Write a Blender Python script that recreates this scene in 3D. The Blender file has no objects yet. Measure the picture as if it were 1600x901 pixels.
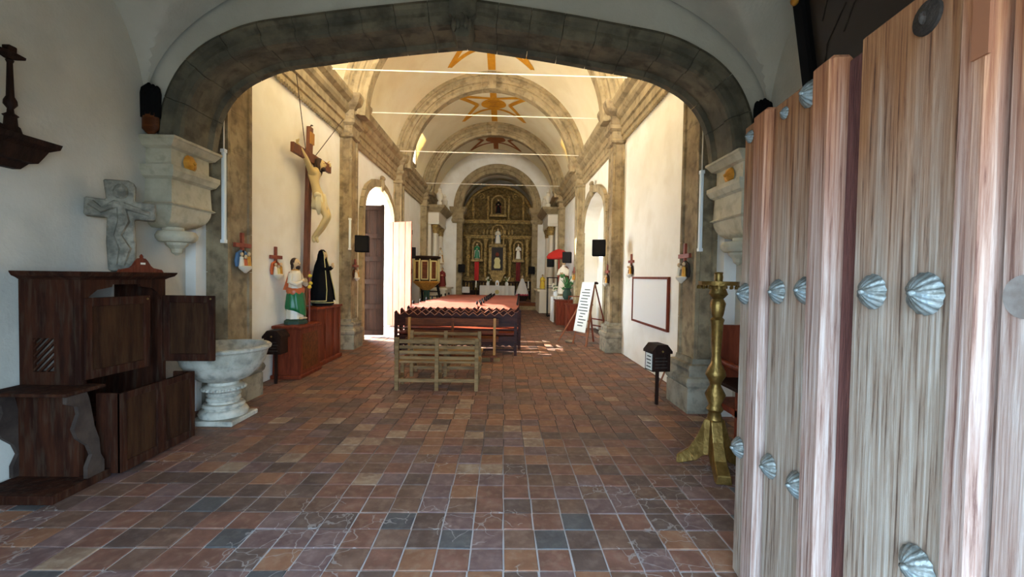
import bpy, bmesh, math, random
from mathutils import Matrix, Vector
random.seed(7)
SC = bpy.context.scene
COL = SC.collection
PI = math.pi
R = math.radians

# ------------------------------------------------------------------ camera
cam = bpy.data.cameras.new('camera'); camo = bpy.data.objects.new('camera', cam); COL.objects.link(camo)
cam.sensor_width = 36.0; cam.lens = 680.0 / 1600.0 * 36.0; cam.clip_start = 0.02; cam.clip_end = 300
camo.matrix_world = Matrix.Translation((0, 0, 1.65)) @ Matrix.Rotation(R(-1.2047), 4, 'Z') @ Matrix.Rotation(R(90 - 1.5386), 4, 'X') @ Matrix.Rotation(R(0.95), 4, 'Z')
SC.camera = camo
# ------------------------------------------------------------------ world, sun, daylight at the openings, added nave fill, exposure
w = bpy.data.worlds.new('world'); SC.world = w; w.use_nodes = True
bg = w.node_tree.nodes['Background']; bg.inputs[0].default_value = (0.48, 0.72, 1.0, 1); bg.inputs[1].default_value = 15.0
sl = bpy.data.lights.new('sun', 'SUN'); so = bpy.data.objects.new('sun', sl); COL.objects.link(so)
sl.energy = 34.0; sl.angle = R(0.6); sl.color = (1.0, 0.93, 0.82)
SUN_DIR = Vector((0.922 * math.cos(R(33.3)), -0.387 * math.cos(R(33.3)), -math.sin(R(33.3))))
so.rotation_euler = SUN_DIR.to_track_quat('-Z', 'Y').to_euler()
def area(name, loc, direction, sx, sy, power, color):
    l = bpy.data.lights.new(name, 'AREA'); l.shape = 'RECTANGLE'; l.size = sx; l.size_y = sy; l.energy = power; l.color = color
    o = bpy.data.objects.new(name, l); COL.objects.link(o); o.location = loc
    o.rotation_euler = Vector(direction).to_track_quat('-Z', 'Z').to_euler(); return o
area('daylight_side_door', (-4.75, 12.7, 2.1), (1, 0, 0), 3.3, 4.0, 300, (1.0, 0.93, 0.74))
area('added_nave_fill', (-0.46, -0.1, 6.5), (0, 1, 0.35), 2.6, 2.2, 800, (1.0, 0.92, 0.74))  # unseen lamp added in the loft, tilted up to brighten nave and vault
pt = area('daylight_entrance', (-0.12, -0.62, 1.3), (0, 1, 0), 2.85, 2.7, 1, (1, 1, 1)); pt.data.cycles.is_portal = True
area('daylight_lunette', (-3.75, 16.6, 6.6), (1, 0, -0.3), 0.9, 0.9, 120, (1.0, 0.93, 0.8))
area('daylight_lunette', (2.85, 16.6, 6.6), (-1, 0, -0.3), 0.9, 0.9, 120, (1.0, 0.93, 0.8))
area('daylight_chancel_window', (-3.0, 24.6, 3.6), (1, 0.1, -0.1), 1.0, 2.6, 260, (0.9, 0.84, 1.0))
SC.view_settings.view_transform = 'Standard'; SC.view_settings.look = 'None'
SC.view_settings.exposure = 0.4; SC.view_settings.gamma = 1.0; SC.view_settings.use_curve_mapping = False
SC.cycles.use_denoising = True; SC.cycles.max_bounces = 10; SC.cycles.diffuse_bounces = 7
SC.cycles.sample_clamp_indirect = 8.0

# ------------------------------------------------------------------ materials
def srgb(r, g, b):
    f = lambda c: (c / 255 / 12.92) if c / 255 <= 0.04045 else ((c / 255 + 0.055) / 1.055) ** 2.4
    return (f(r), f(g), f(b), 1)
MATS = {}
def mat(name, c1, c2=None, scale=4.0, rough=0.8, bump=0.0, stretch=(1, 1, 1), coord='pos', metal=0.0, c3=None, bscale=None, bdist=0.02, mid=(0.38, 0.62), detail=6, fine=None):
    m = bpy.data.materials.new(name); m.use_nodes = True
    nt = m.node_tree; N = nt.nodes; L = nt.links
    p = N['Principled BSDF']; p.inputs['Roughness'].default_value = rough; p.inputs['Metallic'].default_value = metal
    MATS[name] = m
    if c2 is None:
        p.inputs['Base Color'].default_value = srgb(*c1); return m
    if coord == 'pos':
        g = N.new('ShaderNodeNewGeometry'); src = g.outputs['Position']
    else:
        g = N.new('ShaderNodeTexCoord'); src = g.outputs['Object']
    mp = N.new('ShaderNodeMapping'); mp.inputs['Scale'].default_value = stretch; L.new(src, mp.inputs[0])
    n = N.new('ShaderNodeTexNoise'); n.inputs['Scale'].default_value = scale; n.inputs['Detail'].default_value = detail; n.inputs['Roughness'].default_value = 0.62
    L.new(mp.outputs[0], n.inputs['Vector'])
    r = N.new('ShaderNodeValToRGB'); L.new(n.outputs['Fac'], r.inputs[0])
    r.color_ramp.elements[0].position = mid[0]; r.color_ramp.elements[0].color = srgb(*c1)
    r.color_ramp.elements[1].position = mid[1]; r.color_ramp.elements[1].color = srgb(*c2)
    if c3: 
        e = r.color_ramp.elements.new(min(1, mid[1] + 0.12)); e.color = srgb(*c3)
    col = r.outputs[0]
    if fine:   # a second, finer mottling: (colour, scale, amount)
        n3 = N.new('ShaderNodeTexNoise'); n3.inputs['Scale'].default_value = fine[1]; n3.inputs['Detail'].default_value = 5; L.new(mp.outputs[0], n3.inputs['Vector'])
        r3 = N.new('ShaderNodeValToRGB'); L.new(n3.outputs['Fac'], r3.inputs[0]); r3.color_ramp.elements[0].position = 0.5; r3.color_ramp.elements[1].position = 0.66
        mu = N.new('ShaderNodeMath'); mu.operation = 'MULTIPLY'; L.new(r3.outputs[0], mu.inputs[0]); mu.inputs[1].default_value = fine[2]
        mx = N.new('ShaderNodeMixRGB'); L.new(mu.outputs[0], mx.inputs[0]); L.new(col, mx.inputs[1]); mx.inputs[2].default_value = srgb(*fine[0]); col = mx.outputs[0]
    L.new(col, p.inputs['Base Color'])
    if bump:
        n2 = N.new('ShaderNodeTexNoise'); n2.inputs['Scale'].default_value = bscale or scale * 4; n2.inputs['Detail'].default_value = 5
        L.new(mp.outputs[0], n2.inputs['Vector'])
        b = N.new('ShaderNodeBump'); b.inputs['Strength'].default_value = bump; b.inputs['Distance'].default_value = bdist
        L.new(n2.outputs['Fac'], b.inputs['Height']); L.new(b.outputs[0], p.inputs['Normal'])
    return m
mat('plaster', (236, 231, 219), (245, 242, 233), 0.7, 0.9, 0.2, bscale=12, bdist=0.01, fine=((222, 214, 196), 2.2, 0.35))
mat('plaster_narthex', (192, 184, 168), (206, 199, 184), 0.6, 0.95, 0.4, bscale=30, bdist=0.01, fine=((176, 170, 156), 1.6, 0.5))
mat('plaster_vault', (242, 228, 192), (248, 238, 208), 0.5, 0.9, 0.2, bscale=9, bdist=0.01, fine=((226, 208, 166), 1.1, 0.4))
mat('stone', (128, 108, 80), (166, 146, 112), 2.2, 0.9, 0.6, bscale=22, bdist=0.012, fine=((96, 80, 58), 7, 0.7))
mat('stone_light', (146, 128, 96), (174, 154, 118), 2.0, 0.9, 0.4, bscale=20, bdist=0.01, fine=((112, 96, 68), 6, 0.6))
mat('stone_grey', (128, 118, 98), (164, 152, 130), 2.6, 0.9, 0.6, bscale=20, bdist=0.012, fine=((92, 84, 70), 8, 0.65))
mat('stone_arch', (86, 80, 66), (122, 110, 88), 2.2, 0.92, 0.6, bscale=22, bdist=0.012, fine=((66, 58, 44), 6, 0.7))
mat('stone_corbel', (176, 166, 140), (198, 188, 162), 2.5, 0.9, 0.4, bscale=26, bdist=0.008, fine=((150, 140, 114), 9, 0.5))
mat('stone_font', (164, 156, 136), (204, 196, 178), 3.0, 0.85, 0.5, bscale=34, bdist=0.006, fine=((120, 118, 108), 11, 0.6))
mat('stone_cross', (120, 112, 96), (160, 150, 130), 7, 0.9, 0.9, bscale=24, bdist=0.02, fine=((88, 82, 70), 16, 0.6))
def grout():
    # repointed with pale cement near the entrance, old dark joints further in
    m = mat('grout', (70, 52, 42), (92, 74, 62), 1.3, 0.95, 0.3, bscale=40); nt = m.node_tree; N = nt.nodes; L = nt.links
    g = N.new('ShaderNodeNewGeometry'); sx = N.new('ShaderNodeSeparateXYZ'); L.new(g.outputs['Position'], sx.inputs[0])
    ns = N.new('ShaderNodeTexNoise'); ns.inputs['Scale'].default_value = 0.9; L.new(g.outputs['Position'], ns.inputs['Vector'])
    ad = N.new('ShaderNodeMath'); ad.operation = 'MULTIPLY_ADD'; L.new(ns.outputs['Fac'], ad.inputs[0]); ad.inputs[1].default_value = 3.0; L.new(sx.outputs['Y'], ad.inputs[2])
    mr = N.new('ShaderNodeMapRange'); L.new(ad.outputs[0], mr.inputs['Value']); mr.inputs['From Min'].default_value = 4.6; mr.inputs['From Max'].default_value = 6.2; mr.inputs['To Min'].default_value = 1; mr.inputs['To Max'].default_value = 0
    p = N['Principled BSDF']; old = p.inputs['Base Color'].links[0].from_socket
    mx = N.new('ShaderNodeMixRGB'); L.new(mr.outputs[0], mx.inputs[0]); L.new(old, mx.inputs[1]); mx.inputs[2].default_value = srgb(176, 168, 164); L.new(mx.outputs[0], p.inputs['Base Color'])
grout()
TILES = [('tile_red', (108, 72, 58), (130, 88, 72), (146, 116, 98)), ('tile_brown', (98, 70, 56), (120, 90, 74), (140, 114, 98)), ('tile_dark', (82, 62, 54), (102, 80, 70), (122, 102, 92)),
         ('tile_orange', (126, 84, 60), (146, 102, 76), (156, 126, 102)), ('tile_slate', (70, 66, 66), (88, 84, 82), (106, 102, 98)), ('tile_pale', (128, 98, 78), (154, 128, 104), (182, 162, 138)), ('tile_plum', (100, 74, 70), (120, 94, 88), (144, 120, 112))]
def cracks(m):
    nt = m.node_tree; N = nt.nodes; L = nt.links; p = N['Principled BSDF']; old = p.inputs['Base Color'].links[0].from_socket
    g = N.new('ShaderNodeNewGeometry'); wn = N.new('ShaderNodeTexNoise'); wn.inputs['Scale'].default_value = 9; L.new(g.outputs['Position'], wn.inputs['Vector'])
    ad = N.new('ShaderNodeMixRGB'); ad.blend_type = 'ADD'; ad.inputs[0].default_value = 0.12; L.new(g.outputs['Position'], ad.inputs[1]); L.new(wn.outputs['Color'], ad.inputs[2])
    v = N.new('ShaderNodeTexVoronoi'); v.feature = 'DISTANCE_TO_EDGE'; v.inputs['Scale'].default_value = 5.2; L.new(ad.outputs[0], v.inputs['Vector'])
    lt = N.new('ShaderNodeMath'); lt.operation = 'LESS_THAN'; L.new(v.outputs['Distance'], lt.inputs[0]); lt.inputs[1].default_value = 0.016
    mn = N.new('ShaderNodeTexNoise'); mn.inputs['Scale'].default_value = 1.3; mn.inputs['Detail'].default_value = 1; L.new(g.outputs['Position'], mn.inputs['Vector'])
    gt = N.new('ShaderNodeMath'); gt.operation = 'GREATER_THAN'; L.new(mn.outputs['Fac'], gt.inputs[0]); gt.inputs[1].default_value = 0.53
    mu = N.new('ShaderNodeMath'); mu.operation = 'MULTIPLY'; L.new(lt.outputs[0], mu.inputs[0]); L.new(gt.outputs[0], mu.inputs[1])
    sx = N.new('ShaderNodeSeparateXYZ'); L.new(g.outputs['Position'], sx.inputs[0]); yl = N.new('ShaderNodeMath'); yl.operation = 'LESS_THAN'; L.new(sx.outputs['Y'], yl.inputs[0]); yl.inputs[1].default_value = 4.0
    m2 = N.new('ShaderNodeMath'); m2.operation = 'MULTIPLY'; L.new(mu.outputs[0], m2.inputs[0]); L.new(yl.outputs[0], m2.inputs[1]); m3 = N.new('ShaderNodeMath'); m3.operation = 'MULTIPLY'; L.new(m2.outputs[0], m3.inputs[0]); m3.inputs[1].default_value = 0.5
    mx = N.new('ShaderNodeMixRGB'); L.new(m3.outputs[0], mx.inputs[0]); L.new(old, mx.inputs[1]); mx.inputs[2].default_value = srgb(172, 164, 158); L.new(mx.outputs[0], p.inputs['Base Color'])
for n, a, b, c in TILES:
    mat(n, a, b, 5.0, 0.62, 0.35, bscale=26, bdist=0.006, c3=c, fine=(c, 16, 0.45)); cracks(MATS[n])
mat('wood_dark', (32, 18, 12), (48, 28, 19), 3, 0.6, 0.3, stretch=(6, 6, 0.8), bscale=14)
mat('wood_confessional', (40, 18, 9), (64, 32, 17), 2.5, 0.8, 0.25, stretch=(5, 5, 0.7), bscale=14, fine=((88, 74, 58), 6, 0.25))
mat('wood_panel', (44, 24, 12), (64, 38, 20), 2.5, 0.8, 0.25, stretch=(5, 5, 0.7), bscale=14, fine=((84, 60, 36), 6, 0.2))
mat('wood_grey', (116, 88, 56), (150, 116, 76), 3, 0.75, 0.4, stretch=(1, 6, 6), bscale=12)
mat('wood_olive', (112, 86, 48), (150, 116, 66), 3, 0.6, 0.3, stretch=(1, 6, 6), bscale=12)
mat('wood_yellow', (164, 112, 40), (190, 136, 58), 3, 0.5, 0.2, stretch=(6, 6, 1), bscale=12)
mat('wood_brown', (84, 44, 22), (112, 62, 32), 3, 0.45, 0.2, stretch=(1, 6, 6), bscale=12)
mat('wood_red', (96, 40, 24), (124, 56, 34), 3, 0.4, 0.2, stretch=(5, 5, 0.8), bscale=12)
mat('wood_pew', (46, 22, 14), (68, 34, 22), 3, 0.38, 0.2, stretch=(0.8, 6, 6), bscale=12)
mat('wood_desk', (128, 66, 52), (150, 84, 68), 3, 0.5, 0.1, stretch=(0.8, 6, 6), bscale=12)
mat('wood_pink', (142, 74, 50), (172, 98, 68), 3, 0.7, 0.3, stretch=(5, 5, 0.6), bscale=12, fine=((150, 80, 56), 8, 0.5))
mat('wood_cross', (92, 52, 34), (122, 72, 48), 3, 0.6, 0.3, stretch=(6, 6, 1), bscale=10)
mat('cross_red', (126, 52, 32), (150, 68, 42), 8, 0.5)
def weathered(name, base, alt, dark, pale):
    m = bpy.data.materials.new(name); m.use_nodes = True; MATS[name] = m
    nt = m.node_tree; N = nt.nodes; L = nt.links; p = N['Principled BSDF']; p.inputs['Roughness'].default_value = 0.72
    tc = N.new('ShaderNodeTexCoord'); mp = N.new('ShaderNodeMapping'); mp.inputs['Scale'].default_value = (44, 44, 1.1); L.new(tc.outputs['Object'], mp.inputs[0])
    mp2 = N.new('ShaderNodeMapping'); mp2.inputs['Scale'].default_value = (7, 7, 0.5); L.new(tc.outputs['Object'], mp2.inputs[0])
    wp = N.new('ShaderNodeTexNoise'); wp.inputs['Scale'].default_value = 2.2; wp.inputs['Detail'].default_value = 3; L.new(mp2.outputs[0], wp.inputs['Vector'])
    ad = N.new('ShaderNodeMixRGB'); ad.blend_type = 'ADD'; ad.inputs[0].default_value = 1.5; L.new(mp.outputs[0], ad.inputs[1]); L.new(wp.outputs['Color'], ad.inputs[2])
    n = N.new('ShaderNodeTexNoise'); n.inputs['Scale'].default_value = 1.6; n.inputs['Detail'].default_value = 9; n.inputs['Roughness'].default_value = 0.7; L.new(ad.outputs[0], n.inputs['Vector'])
    r = N.new('ShaderNodeValToRGB'); L.new(n.outputs['Fac'], r.inputs[0]); e = r.color_ramp.elements
    e[0].position = 0.37; e[0].color = srgb(*dark); e[1].position = 0.435; e[1].color = srgb(*base)
    x = e.new(0.54); x.color = srgb(*alt); x = e.new(0.66); x.color = srgb(*pale)
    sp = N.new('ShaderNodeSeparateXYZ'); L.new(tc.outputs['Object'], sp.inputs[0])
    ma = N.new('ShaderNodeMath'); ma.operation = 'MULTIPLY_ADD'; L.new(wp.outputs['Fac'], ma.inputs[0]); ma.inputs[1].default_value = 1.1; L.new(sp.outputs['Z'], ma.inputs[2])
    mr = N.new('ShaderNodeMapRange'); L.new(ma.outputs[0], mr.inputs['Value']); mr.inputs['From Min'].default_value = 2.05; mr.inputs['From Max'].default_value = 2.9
    mx = N.new('ShaderNodeMixRGB'); mx.blend_type = 'MULTIPLY'; L.new(mr.outputs[0], mx.inputs[0]); L.new(r.outputs[0], mx.inputs[1]); mx.inputs[2].default_value = srgb(236, 178, 128)  # browner upwards: mostly skylight falloff put into the colour, partly real weathering
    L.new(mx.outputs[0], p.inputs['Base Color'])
    b = N.new('ShaderNodeBump'); b.inputs['Strength'].default_value = 0.7; b.inputs['Distance'].default_value = 0.004; L.new(n.outputs['Fac'], b.inputs['Height']); L.new(b.outputs[0], p.inputs['Normal'])
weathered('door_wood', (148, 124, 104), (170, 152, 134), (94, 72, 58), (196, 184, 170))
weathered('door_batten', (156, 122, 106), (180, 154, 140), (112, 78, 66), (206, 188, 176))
mat('worn_pale', (132, 118, 108), (154, 142, 132), 20, 0.8)
mat('door_recess', (84, 44, 38), (116, 70, 60), 3, 0.8, 0.4, stretch=(10, 10, 1), coord='obj', bscale=12)
mat('bronze', (112, 112, 104), (152, 154, 148), 30, 0.5, 0.2, metal=0.55, coord='obj', fine=((132, 148, 152), 20, 0.5))
mat('iron', (52, 44, 38), (74, 62, 52), 20, 0.7, 0.3, metal=0.5)
mat('brass', (122, 92, 44), (152, 120, 64), 10, 0.38, 0.2, metal=0.8, fine=((96, 70, 26), 14, 0.5))
mat('gilt', (190, 128, 36), (214, 156, 56), 14, 0.45, 0.3, metal=0.35)
mat('gold_paint', (222, 158, 30), (208, 142, 20), 6, 0.8)
mat('gold_paint_dark', (172, 98, 30), (150, 82, 26), 6, 0.8)
mat('retablo', (104, 82, 42), (158, 128, 70), 9, 0.5, 1.0, bscale=30, bdist=0.05, metal=0.25, fine=((66, 50, 28), 18, 0.7))
mat('retablo_edge', (140, 112, 60), (190, 156, 88), 8, 0.5, 0.8, bscale=26, bdist=0.03, metal=0.25, fine=((60, 44, 22), 14, 0.6))
for n, c in dict(black=(18, 17, 18), black_paint=(30, 27, 26), white_paint=(238, 238, 234), cream=(236, 226, 206), white_cloth=(232, 228, 220), paper=(226, 228, 218), ink=(60, 66, 60), red_cloth=(190, 36, 26), red_dark=(120, 30, 24),
                 skin=(214, 178, 130), skin_pale=(206, 182, 128), hair=(58, 36, 24), green_robe=(20, 108, 58), orange_robe=(196, 96, 52), white_robe=(226, 214, 190), loin=(216, 204, 166), yellow=(222, 190, 60), leaf=(60, 110, 50),
                 rope=(70, 50, 36), wood_plain=(150, 92, 60), pale_gold=(214, 196, 130), dark_green=(34, 60, 44), stone_white=(228, 218, 198), blue_robe=(90, 120, 150), painting_dark=(44, 32, 22), tube_white=(232, 238, 238), lip=(150, 60, 50), flower_pink=(190, 70, 90)).items():
    mat(n, c, rough=0.7)
for n in ('green_robe', 'orange_robe', 'white_robe', 'skin', 'skin_pale', 'tube_white', 'white_paint'):
    MATS[n].node_tree.nodes['Principled BSDF'].inputs['Roughness'].default_value = 0.35
MATS['black'].node_tree.nodes['Principled BSDF'].inputs['Roughness'].default_value = 0.9
for n in ('wood_dark', 'wood_confessional', 'wood_pew', 'wood_red', 'wood_brown', 'wood_grey', 'wood_panel', 'black', 'black_paint'):
    MATS[n].node_tree.nodes['Principled BSDF'].inputs['Specular IOR Level'].default_value = 0.12
mat('ground', (190, 170, 140), (206, 188, 160), 1.0, 0.95)

# ------------------------------------------------------------------ mesh builder
class MB:
    def __init__(s): s.v = []; s.f = []; s.mi = []; s.cur = 0
    def add(s, vs, fs):
        o = len(s.v); s.v += [tuple(v) for v in vs]; s.f += [tuple(i + o for i in f) for f in fs]; s.mi += [s.cur] * len(fs); return s
    def box(s, x0, x1, y0, y1, z0, z1):
        return s.add([(x0, y0, z0), (x1, y0, z0), (x1, y1, z0), (x0, y1, z0), (x0, y0, z1), (x1, y0, z1), (x1, y1, z1), (x0, y1, z1)],
                     [(0, 3, 2, 1), (4, 5, 6, 7), (0, 1, 5, 4), (1, 2, 6, 5), (2, 3, 7, 6), (3, 0, 4, 7)])
    def prism(s, pts, axis, a0, a1):
        n = len(pts)
        def P(p, a): return (a, p[0], p[1]) if axis == 'x' else (p[0], a, p[1]) if axis == 'y' else (p[0], p[1], a)
        return s.add([P(p, a0) for p in pts] + [P(p, a1) for p in pts],
                     [tuple(range(n))[::-1], tuple(range(n, 2 * n))] + [(i, (i + 1) % n, n + (i + 1) % n, n + i) for i in range(n)])
    def loft(s, rings, cap=True, closed=True):
        n = len(rings[0]); vs = [p for r in rings for p in r]; fs = []
        for k in range(len(rings) - 1):
            for i in range(n if closed else n - 1):
                j = (i + 1) % n; fs.append((k * n + i, k * n + j, (k + 1) * n + j, (k + 1) * n + i))
        if cap: fs.append(tuple(range(n))[::-1]); fs.append(tuple(range((len(rings) - 1) * n, len(rings) * n)))
        return s.add(vs, fs)
    def lathe(s, prof, seg=20, c=(0, 0, 0), sx=1, sy=1):
        return s.loft([[(c[0] + r * sx * math.cos(2 * PI * i / seg), c[1] + r * sy * math.sin(2 * PI * i / seg), c[2] + z) for i in range(seg)] for r, z in prof])
    def tube(s, path, rad, seg=8):
        path = [Vector(p) for p in path]; n = len(path)
        if not isinstance(rad, (list, tuple)): rad = [rad] * n
        rings = []; prev = None
        for i in range(n):
            t = (path[min(i + 1, n - 1)] - path[max(i - 1, 0)]).normalized()
            if prev is None:
                u = t.cross(Vector((0, 0, 1)) if abs(t.z) < 0.9 else Vector((1, 0, 0))).normalized()
            else: u = (prev - t * prev.dot(t)).normalized()
            prev = u; v = t.cross(u)
            rings.append([path[i] + (u * math.cos(2 * PI * k / seg) + v * math.sin(2 * PI * k / seg)) * rad[i] for k in range(seg)])
        return s.loft(rings)
    def bar(s, a, b, w, h, up=(0, 0, 1)):
        a = Vector(a); b = Vector(b); t = (b - a).normalized(); up = Vector(up)
        if abs(t.dot(up)) > 0.98: up = Vector((1, 0, 0))
        u = t.cross(up).normalized(); v = u.cross(t).normalized()
        q = [(-1, -1), (1, -1), (1, 1), (-1, 1)]
        return s.loft([[p + u * (i * w / 2) + v * (j * h / 2) for i, j in q] for p in (a, b)])
    def sphere(s, c, r, seg=14, rings=8):
        if not isinstance(r, (list, tuple)): r = (r, r, r)
        return s.loft([[(c[0] + r[0] * math.sin(PI * k / rings) * math.cos(2 * PI * i / seg), c[1] + r[1] * math.sin(PI * k / rings) * math.sin(2 * PI * i / seg), c[2] + r[2] * math.cos(PI * k / rings)) for i in range(seg)]
                       for k in [0.12] + list(range(1, rings)) + [rings - 0.12]])
    def xf(s, M, start=0):
        for i in range(start, len(s.v)): s.v[i] = tuple(M @ Vector(s.v[i]))
        return s
    def mesh(s, name, m, smooth=False, angle=40):
        me = bpy.data.meshes.new(name); me.from_pydata(s.v, [], s.f)
        for x in (m if isinstance(m, (list, tuple)) else [m]): me.materials.append(MATS[x])
        if any(s.mi): me.polygons.foreach_set('material_index', s.mi)
        bm = bmesh.new(); bm.from_mesh(me); bmesh.ops.recalc_face_normals(bm, faces=bm.faces); bm.to_mesh(me); bm.free()
        if smooth:
            me.shade_smooth(); me.set_sharp_from_angle(angle=R(angle))
        return me
    def build(s, name, m, parent=None, smooth=False, bevel=0, angle=40):
        return put(name, s.mesh(name, m, smooth, angle), parent, bevel)
def put(name, me, parent=None, bevel=0):
    o = bpy.data.objects.new(name, me); COL.objects.link(o)
    if parent: o.parent = parent
    if bevel:
        b = o.modifiers.new('bevel', 'BEVEL'); b.width = bevel; b.segments = 1; b.limit_method = 'ANGLE'; b.angle_limit = R(50)
    return o
def tag(o, label=None, cat=None, group=None, kind=None):
    if label: o['label'] = label
    if cat: o['category'] = cat
    if group: o['group'] = group
    if kind: o['kind'] = kind
    return o
def thing(name, label, cat, loc=(0, 0, 0), rz=0, group=None, kind=None):
    o = bpy.data.objects.new(name, None); COL.objects.link(o); o.location = loc; o.rotation_euler = (0, 0, rz); o.empty_display_size = 0.1
    return tag(o, label, cat, group, kind)
def struct(name, mb, m, label=None, smooth=False, parent=None, bevel=0, angle=40):
    o = mb.build(name, m, parent, smooth, bevel, angle)
    return tag(o, label, None, None, 'structure') if parent is None else o
def copy_tree(o, parent=None):
    c = o.copy(); COL.objects.link(c); c.parent = parent
    for ch in list(o.children): copy_tree(ch, c)
    return c
def ell(rx, ry, z, cx=0, cy=0, n=24, fold=0.0, ph=0.0, k=9):
    return [(cx + rx * (1 + fold * math.sin(k * a + ph)) * math.cos(a), cy + ry * (1 + fold * math.sin(k * a + ph)) * math.sin(a), z) for a in [2 * PI * i / n for i in range(n)]]
def spline(pts, n):
    out = []
    P = [Vector(p) for p in pts]
    for i in range(len(P) - 1):
        a = P[max(i - 1, 0)]; b = P[i]; c = P[i + 1]; d = P[min(i + 2, len(P) - 1)]
        for k in range(n):
            t = k / n
            out.append(0.5 * ((2 * b) + (c - a) * t + (2 * a - 5 * b + 4 * c - d) * t * t + (3 * b - a - 3 * c + d) * t ** 3))
    out.append(P[-1]); return out

# ------------------------------------------------------------------ plan
CX = -0.46                    # nave axis
WL, WR = -3.60, 2.65          # nave side walls
NL, NR = -3.72, 2.80          # narthex side walls
AY0, AY1 = 4.62, 5.20         # low arch between narthex and nave
PIERS = [(5.27, 5.95), (9.55, 10.15), (14.2, 14.8), (18.8, 19.4)]
CHY = 22.8                    # chancel wall
VZ, VR, RR = 5.13, 3.12, 2.62 # vault centre height, vault radius, rib inner radius
ZTOP = 8.6

# ------------------------------------------------------------------ floor: slab, laid tiles
fl = MB().box(-4.6, 3.6, -0.6, CHY + 0.3, -0.3, -0.006)
floor = struct('floor', fl, 'grout', 'square red clay tile floor of the church with pale joints')
TS = 0.2
tile_meshes = []
for n, *_ in TILES:
    for v in range(2):
        h = TS / 2 - 0.0042; rr = random.Random(v * 31 + len(n))
        j = lambda: rr.uniform(-0.0025, 0.0025)
        base = [(-h + j(), -h + j()), (h + j(), -h + j()), (h + j(), h + j()), (-h + j(), h + j())]
        mb = MB(); mb.loft([[(x, y, -0.010) for x, y in base], [(x, y, -0.003) for x, y in base], [(x * 0.97, y * 0.97, 0) for x, y in base]])
        tile_meshes.append(mb.mesh('tile', n))
def tile_kind(x, y):
    r = random.random()
    if y < 3.6:
        return random.choices(range(7), (5, 5, 4, 1.2, 2.6, 0.3, 5))[0]
    if y < 5.4 and -2.4 < x < 0.4:
        return random.choices(range(7), (4, 4, 2, 3, 0.3, 2.4, 2))[0]
    return random.choices(range(7), (5, 5, 1.6, 3.5, 0.03, 0.5, 1))[0]
cells = []
iy = 0; y = 1.7
while y < CHY - 0.1:
    shift = 0.03 + (random.uniform(-0.02, 0.02) if y > 5 else random.uniform(-0.004, 0.004))
    k0 = int((NL - shift) / TS) - 1
    for k in range(k0, k0 + 36):
        x = shift + k * TS + TS / 2
        if WL - 0.08 < x < WR + 0.1: cells.append((x, y))
    y += TS
def px_of(x, y): return 786 + 680 * x / y
vis = [c for c in cells if 2.25 < c[1] and -60 < px_of(*c) < 1175 and not (c[0] < -3.1 and c[1] < 4.6)]
vis.sort(key=lambda c: c[1])
near = set(vis[:300])
far = MB()
for (x, y) in cells:
    k = tile_kind(x, y); dz = random.uniform(-0.0025, 0.0015); rz = random.uniform(-0.012, 0.012); tx, ty = random.uniform(-0.006, 0.006), random.uniform(-0.006, 0.006)
    if (x, y) in near:
        o = put('tile', tile_meshes[2 * k + random.randint(0, 1)], floor); o.location = (x, y, dz); o.rotation_euler = (tx, ty, rz + random.choice((0, PI / 2, PI)))
    else:
        h = TS / 2 - 0.0058; c, s_ = math.cos(rz), math.sin(rz); far.cur = k
        q = [(-h, -h), (h, -h), (h, h), (-h, h)]
        far.loft([[(x + (a * c - b * s_) * f, y + (a * s_ + b * c) * f, zz + dz) for a, b in q] for f, zz in ((1, -0.016), (1, -0.004), (0.955, 0))])
o = far.build('tile', [t[0] for t in TILES], floor); o['kind'] = 'stuff'

# ------------------------------------------------------------------ walls
def arch_pts(y0, y1, z0, zs, za, n=12, tip=0.0):
    """outline of a basket arch opening, from the foot at y0 over the crown to the foot at y1"""
    c = (y0 + y1) / 2; h = (y1 - y0) / 2; pts = [(y0, z0)]
    for i in range(n + 1):
        a = PI - PI * i / n; ca, sa = math.cos(a), math.sin(a)
        pts.append((c + h * math.copysign(abs(ca) ** 0.62, ca) if abs(ca) > 1e-6 else c, zs + (za - zs) * (abs(sa) ** 0.85) + tip * max(0, 1 - abs(ca) * 2.5)))
    pts.append((y1, z0)); return pts
D2 = arch_pts(11.1, 14.1, 0, 3.0, 4.0, 14, 0.12)
def wall_with_arch(name, x0, x1, ya, yb, za, zb, op, m, label):
    mb = MB(); pts = [(ya, za)] + op + [(yb, za), (yb, zb), (ya, zb)]
    mb.prism(pts, 'x', x0, x1); return struct(name, mb, m, label)
wall_with_arch('wall_left', WL - 0.75, WL, AY1 - 0.02, CHY + 0.02, -0.02, 5.45, D2, 'plaster', 'cream plaster left nave wall with an arched side doorway')
w_r = MB(); w_r.prism([(AY1 - 0.02, -0.02)] + arch_pts(11.1, 14.3, 0, 3.0, 4.0, 14, 0.12) + [(CHY + 0.02, -0.02), (CHY + 0.02, 5.45), (AY1 - 0.02, 5.45)], 'x', WR, WR + 0.45)
w_r.box(WR + 0.45, WR + 0.8, AY1 - 0.02, CHY + 0.02, -0.02, 5.45)
struct('wall_right', w_r, 'plaster', 'cream plaster right nave wall with a blind arched recess')
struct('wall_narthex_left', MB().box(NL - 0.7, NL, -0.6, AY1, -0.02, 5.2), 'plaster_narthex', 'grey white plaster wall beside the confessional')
struct('wall_narthex_right', MB().box(NR, NR + 0.7, -0.6, AY1, -0.02, 5.2), 'plaster_narthex', 'grey white plaster wall behind the open wooden door')
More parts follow.
